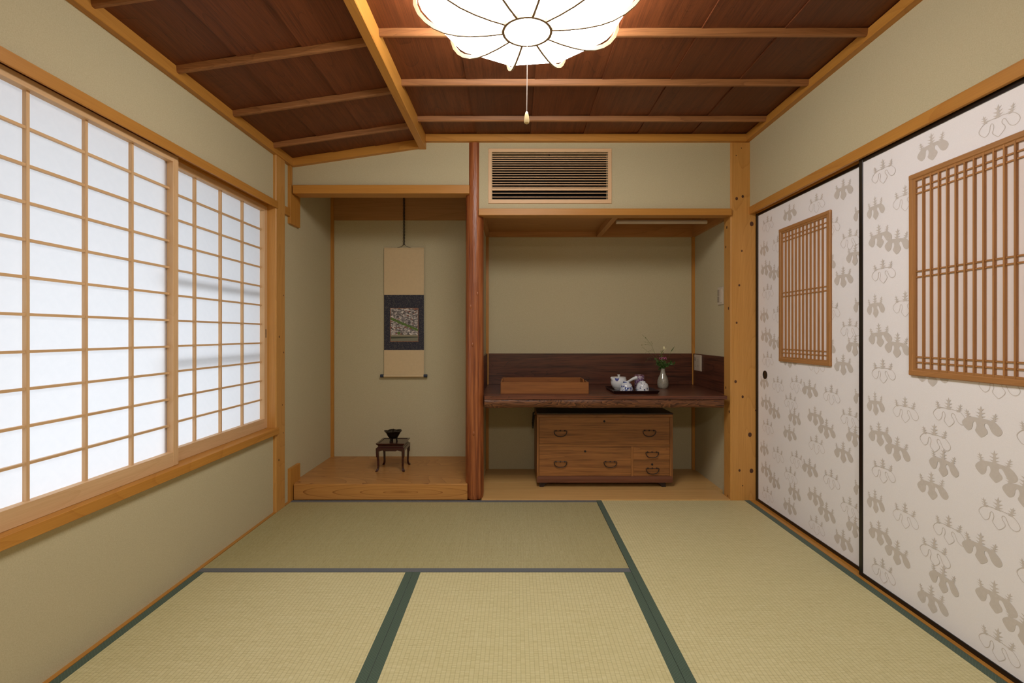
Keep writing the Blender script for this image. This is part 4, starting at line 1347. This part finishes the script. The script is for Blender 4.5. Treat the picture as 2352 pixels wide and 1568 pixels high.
# ================================================================== hanging scroll
YS = 3.872
KS = YS / F_PX
def SX(px): return (px - 1181.3) * KS
def SZ(py): return 1.046 - (py - 767) * KS
hs = thing('hanging_scroll', (SX(928), YS, SZ(862)), 'narrow hanging scroll with a small town picture on navy and cream cloth', 'scroll')
sx0, sx1 = SX(882.3), SX(973.7)
build('upper_cloth', B(sx0, sx1, YS, YS + .0012, SZ(676.8), SZ(569.5)), CREAM, hs)
build('navy_cloth', B(sx0, sx1, YS - .0002, YS + .001, SZ(803.6), SZ(676.8)), NAVY, hs)
build('lower_cloth', B(sx0, sx1, YS, YS + .0012, SZ(860), SZ(803.6)), CREAM, hs)
pb = build('picture_border', B(SX(896.4), SX(960.9), YS - .0008, YS, SZ(784.3), SZ(707)), plain('border_gold', (150, 104, 72), 0.6, 0.5, 0, 0.4), hs)
build('town_picture', B(SX(897.6), SX(959.8), YS - .0014, YS - .0006, SZ(783.2), SZ(708.2)), TOWN, hs)
edge = plain('scroll_edge', (206, 182, 146), 0.8)
for a in (sx0, sx1 - .0022):
    build('edge_strip', MB().box(a, a + .0022, YS - .0006, YS + .001, SZ(676.8), SZ(569.5)).box(a, a + .0022, YS - .0006, YS + .001, SZ(860), SZ(803.6)), edge, hs)
build('top_rod', B(sx0, sx1, YS - .003, YS + .004, SZ(571.5), SZ(568.5), bev=.001), CREAM, hs)
build('roller', MB().tube([(sx0, YS - .006, SZ(862.8)), (sx1, YS - .006, SZ(862.8))], .0118, 18), CREAM, hs, smooth=True)
for a, b in ((SX(874.4), sx0), (sx1, SX(981.8))):
    build('roller_end', MB().tube([(a, YS - .006, SZ(862.8)), (b, YS - .006, SZ(862.8))], .0122, 18), NAVY_R, hs, smooth=True)
ccx = SX(928.2)
zt_, zb_ = SZ(430), SZ(562)
m = MB()
for ph in (0, PI):
    pts = []
    n = 90
    for i in range(n + 1):
        t = i / n
        pts.append((ccx + .0058 * math.cos(t * 2 * PI * 9 + ph), YS - .004 + .003 * math.sin(t * 2 * PI * 9 + ph), zb_ + (zt_ - zb_) * t))
    m.tube(pts, .0026, 5)
build('hanging_cord', m, BLACKC, hs, smooth=True)
m = MB()
for sg in (-1, 1):
    m.tube([(ccx, YS - .003, zb_ + .004), (ccx + sg * .022, YS - .003, SZ(566.2)), (ccx + sg * .052, YS - .002, SZ(568.8))], .0016, 5)
build('tie_cord', m, plain('tie_grey', (70, 62, 52), 0.8), hs, smooth=True)
build('nail', MB().tube([(ccx, YS + .006, zt_), (ccx, YS - .012, zt_)], .003, 8), IRON, hs)

# ================================================================== small rosewood stand and incense burner
PZ = .1014
st = thing('display_stand', (-.853, 3.553, PZ), 'small square dark rosewood stand with curved legs on the alcove platform', 'stand')
sx, sy, hw = -.853, 3.553, .098
H = .1935
def frustum(m, w0, w1, z0, z1):
    m.quadbox([(sx - w0, sy - w0, z0), (sx + w0, sy - w0, z0), (sx + w0, sy + w0, z0), (sx - w0, sy + w0, z0)],
              [(sx - w1, sy - w1, z1), (sx + w1, sy - w1, z1), (sx + w1, sy + w1, z1), (sx - w1, sy + w1, z1)])
m = MB()
frustum(m, hw - .012, hw - .004, PZ + H - .017, PZ + H - .010)
frustum(m, hw - .004, hw, PZ + H - .010, PZ + H - .003)
build('top_board', m, rose('x'), st)
for a in range(4):
    m = MB()
    if a < 2:
        s_ = (-1, 1)[a]
        m.box(sx - hw, sx + hw, sy + s_ * hw - (.014 if s_ > 0 else 0), sy + s_ * hw + (0 if s_ > 0 else .014), PZ + H - .003, PZ + H)
    else:
        s_ = (-1, 1)[a - 2]
        m.box(sx + s_ * hw - (.014 if s_ > 0 else 0), sx + s_ * hw + (0 if s_ > 0 else .014), sy - hw + .014, sy + hw - .014, PZ + H - .003, PZ + H)
    build('top_rim', m, rose('x'), st)
m = MB()
frustum(m, hw - .012, hw - .012, PZ + H - .026, PZ + H - .017)
frustum(m, hw - .004, hw - .010, PZ + H - .033, PZ + H - .026)
build('waist', m, rose('x'), st)
for a in range(4):
    ang = a * PI / 2
    c, s_ = math.cos(ang), math.sin(ang)
    # apron with a stepped lower edge
    prof = [(-.094, -.033), (.094, -.033), (.094, -.058), (.066, -.052), (.048, -.048), (.040, -.053), (-.040, -.053), (-.048, -.048), (-.066, -.052), (-.094, -.058)]
    m = MB()
    A, Bq = [], []
    for (u, z) in prof:
        for off, lst in ((-.098, A), (-.088, Bq)):
            lx, ly = u, off
            lst.append(m.bm.verts.new((sx + lx * c - ly * s_, sy + lx * s_ + ly * c, PZ + H + z)))
    m.bm.faces.new(A); m.bm.faces.new(list(reversed(Bq)))
    for i in range(len(prof)):
        j = (i + 1) % len(prof)
        m.bm.faces.new((A[i], Bq[i], Bq[j], A[j]))
    build('apron', m, rose('x'), st)
for ux in (-1, 1):
    for uy in (-1, 1):
        m = MB()
        # (height, inner half offset, size)
        secs = [(H - .034, .0885, .0100), (H - .060, .0885, .0095), (H - .092, .0880, .0088), (H - .096, .0862, .0068), (H - .125, .0848, .0064), (.035, .0840, .0062), (.020, .0852, .0066), (.010, .0890, .0075), (.004, .0930, .0078), (.0002, .0935, .0070)]
        rings = []
        for (z, o, w) in secs:
            cxx, cyy = sx + ux * o, sy + uy * o
            rings.append([m.bm.verts.new((cxx + p * w, cyy + q * w, PZ + z)) for p, q in ((-1, -1), (1, -1), (1, 1), (-1, 1))])
        for i in range(len(rings) - 1):
            for j in range(4):
                k = (j + 1) % 4
                m.bm.faces.new((rings[i][j], rings[i][k], rings[i + 1][k], rings[i + 1][j]))
        m.bm.faces.new(rings[0]); m.bm.faces.new(list(reversed(rings[-1])))
        es = [e for e in m.bm.edges]
        build('leg', m, rose('z'), st)

ib = thing('incense_burner', (-.853, 3.553, PZ + H), 'dark bronze flower-shaped incense burner on the little stand', 'incense burner')
bz = PZ + H - .003
def petal(a, r, z):
    k = max(0, (z - .048) / .03)
    s1 = abs(math.cos(3.0 * a + .4))
    return r * (1 + .16 * k * s1), z + .006 * k * (s1 - .4)
m = MB()
m.lathe([(.006, .021), (.020, .021), (.030, .027), (.038, .038), (.044, .050), (.047, .058), (.049, .063), (.056, .070), (.0575, .0725), (.052, .0715), (.044, .064), (.040, .055), (.01, .05)], sx, sy - .008, bz, seg=60, fn=petal)
build('bowl', m, BRONZE, ib, smooth=True)
m = MB()
m.lathe([(.046, .060), (.044, .064), (.032, .069), (.018, .0725), (.007, .074), (.004, .077), (.006, .081), (.0055, .085), (.002, .088)], sx, sy - .008, bz, seg=30)
build('lid', m, BRONZE, ib, smooth=True)
m = MB()
for i in range(9):
    a = 2 * PI * i / 9
    m.ball((sx + .030 * math.cos(a), sy - .008 + .030 * math.sin(a), bz + .0705), .0042, (1, 1, .5), 8, 5)
build('lid_openings', m, HOLE, ib)
for i in range(3):
    a = PI / 2 + 2 * PI * i / 3 + .5
    m = MB().tube([(sx + .024 * math.cos(a), sy - .008 + .024 * math.sin(a), bz + .030), (sx + .024 * math.cos(a), sy - .008 + .024 * math.sin(a), bz + .012), (sx + .027 * math.cos(a), sy - .008 + .027 * math.sin(a), bz + .0004)], [.008, .0055, .0065], 10)
    build('foot', m, BRONZE, ib, smooth=True)
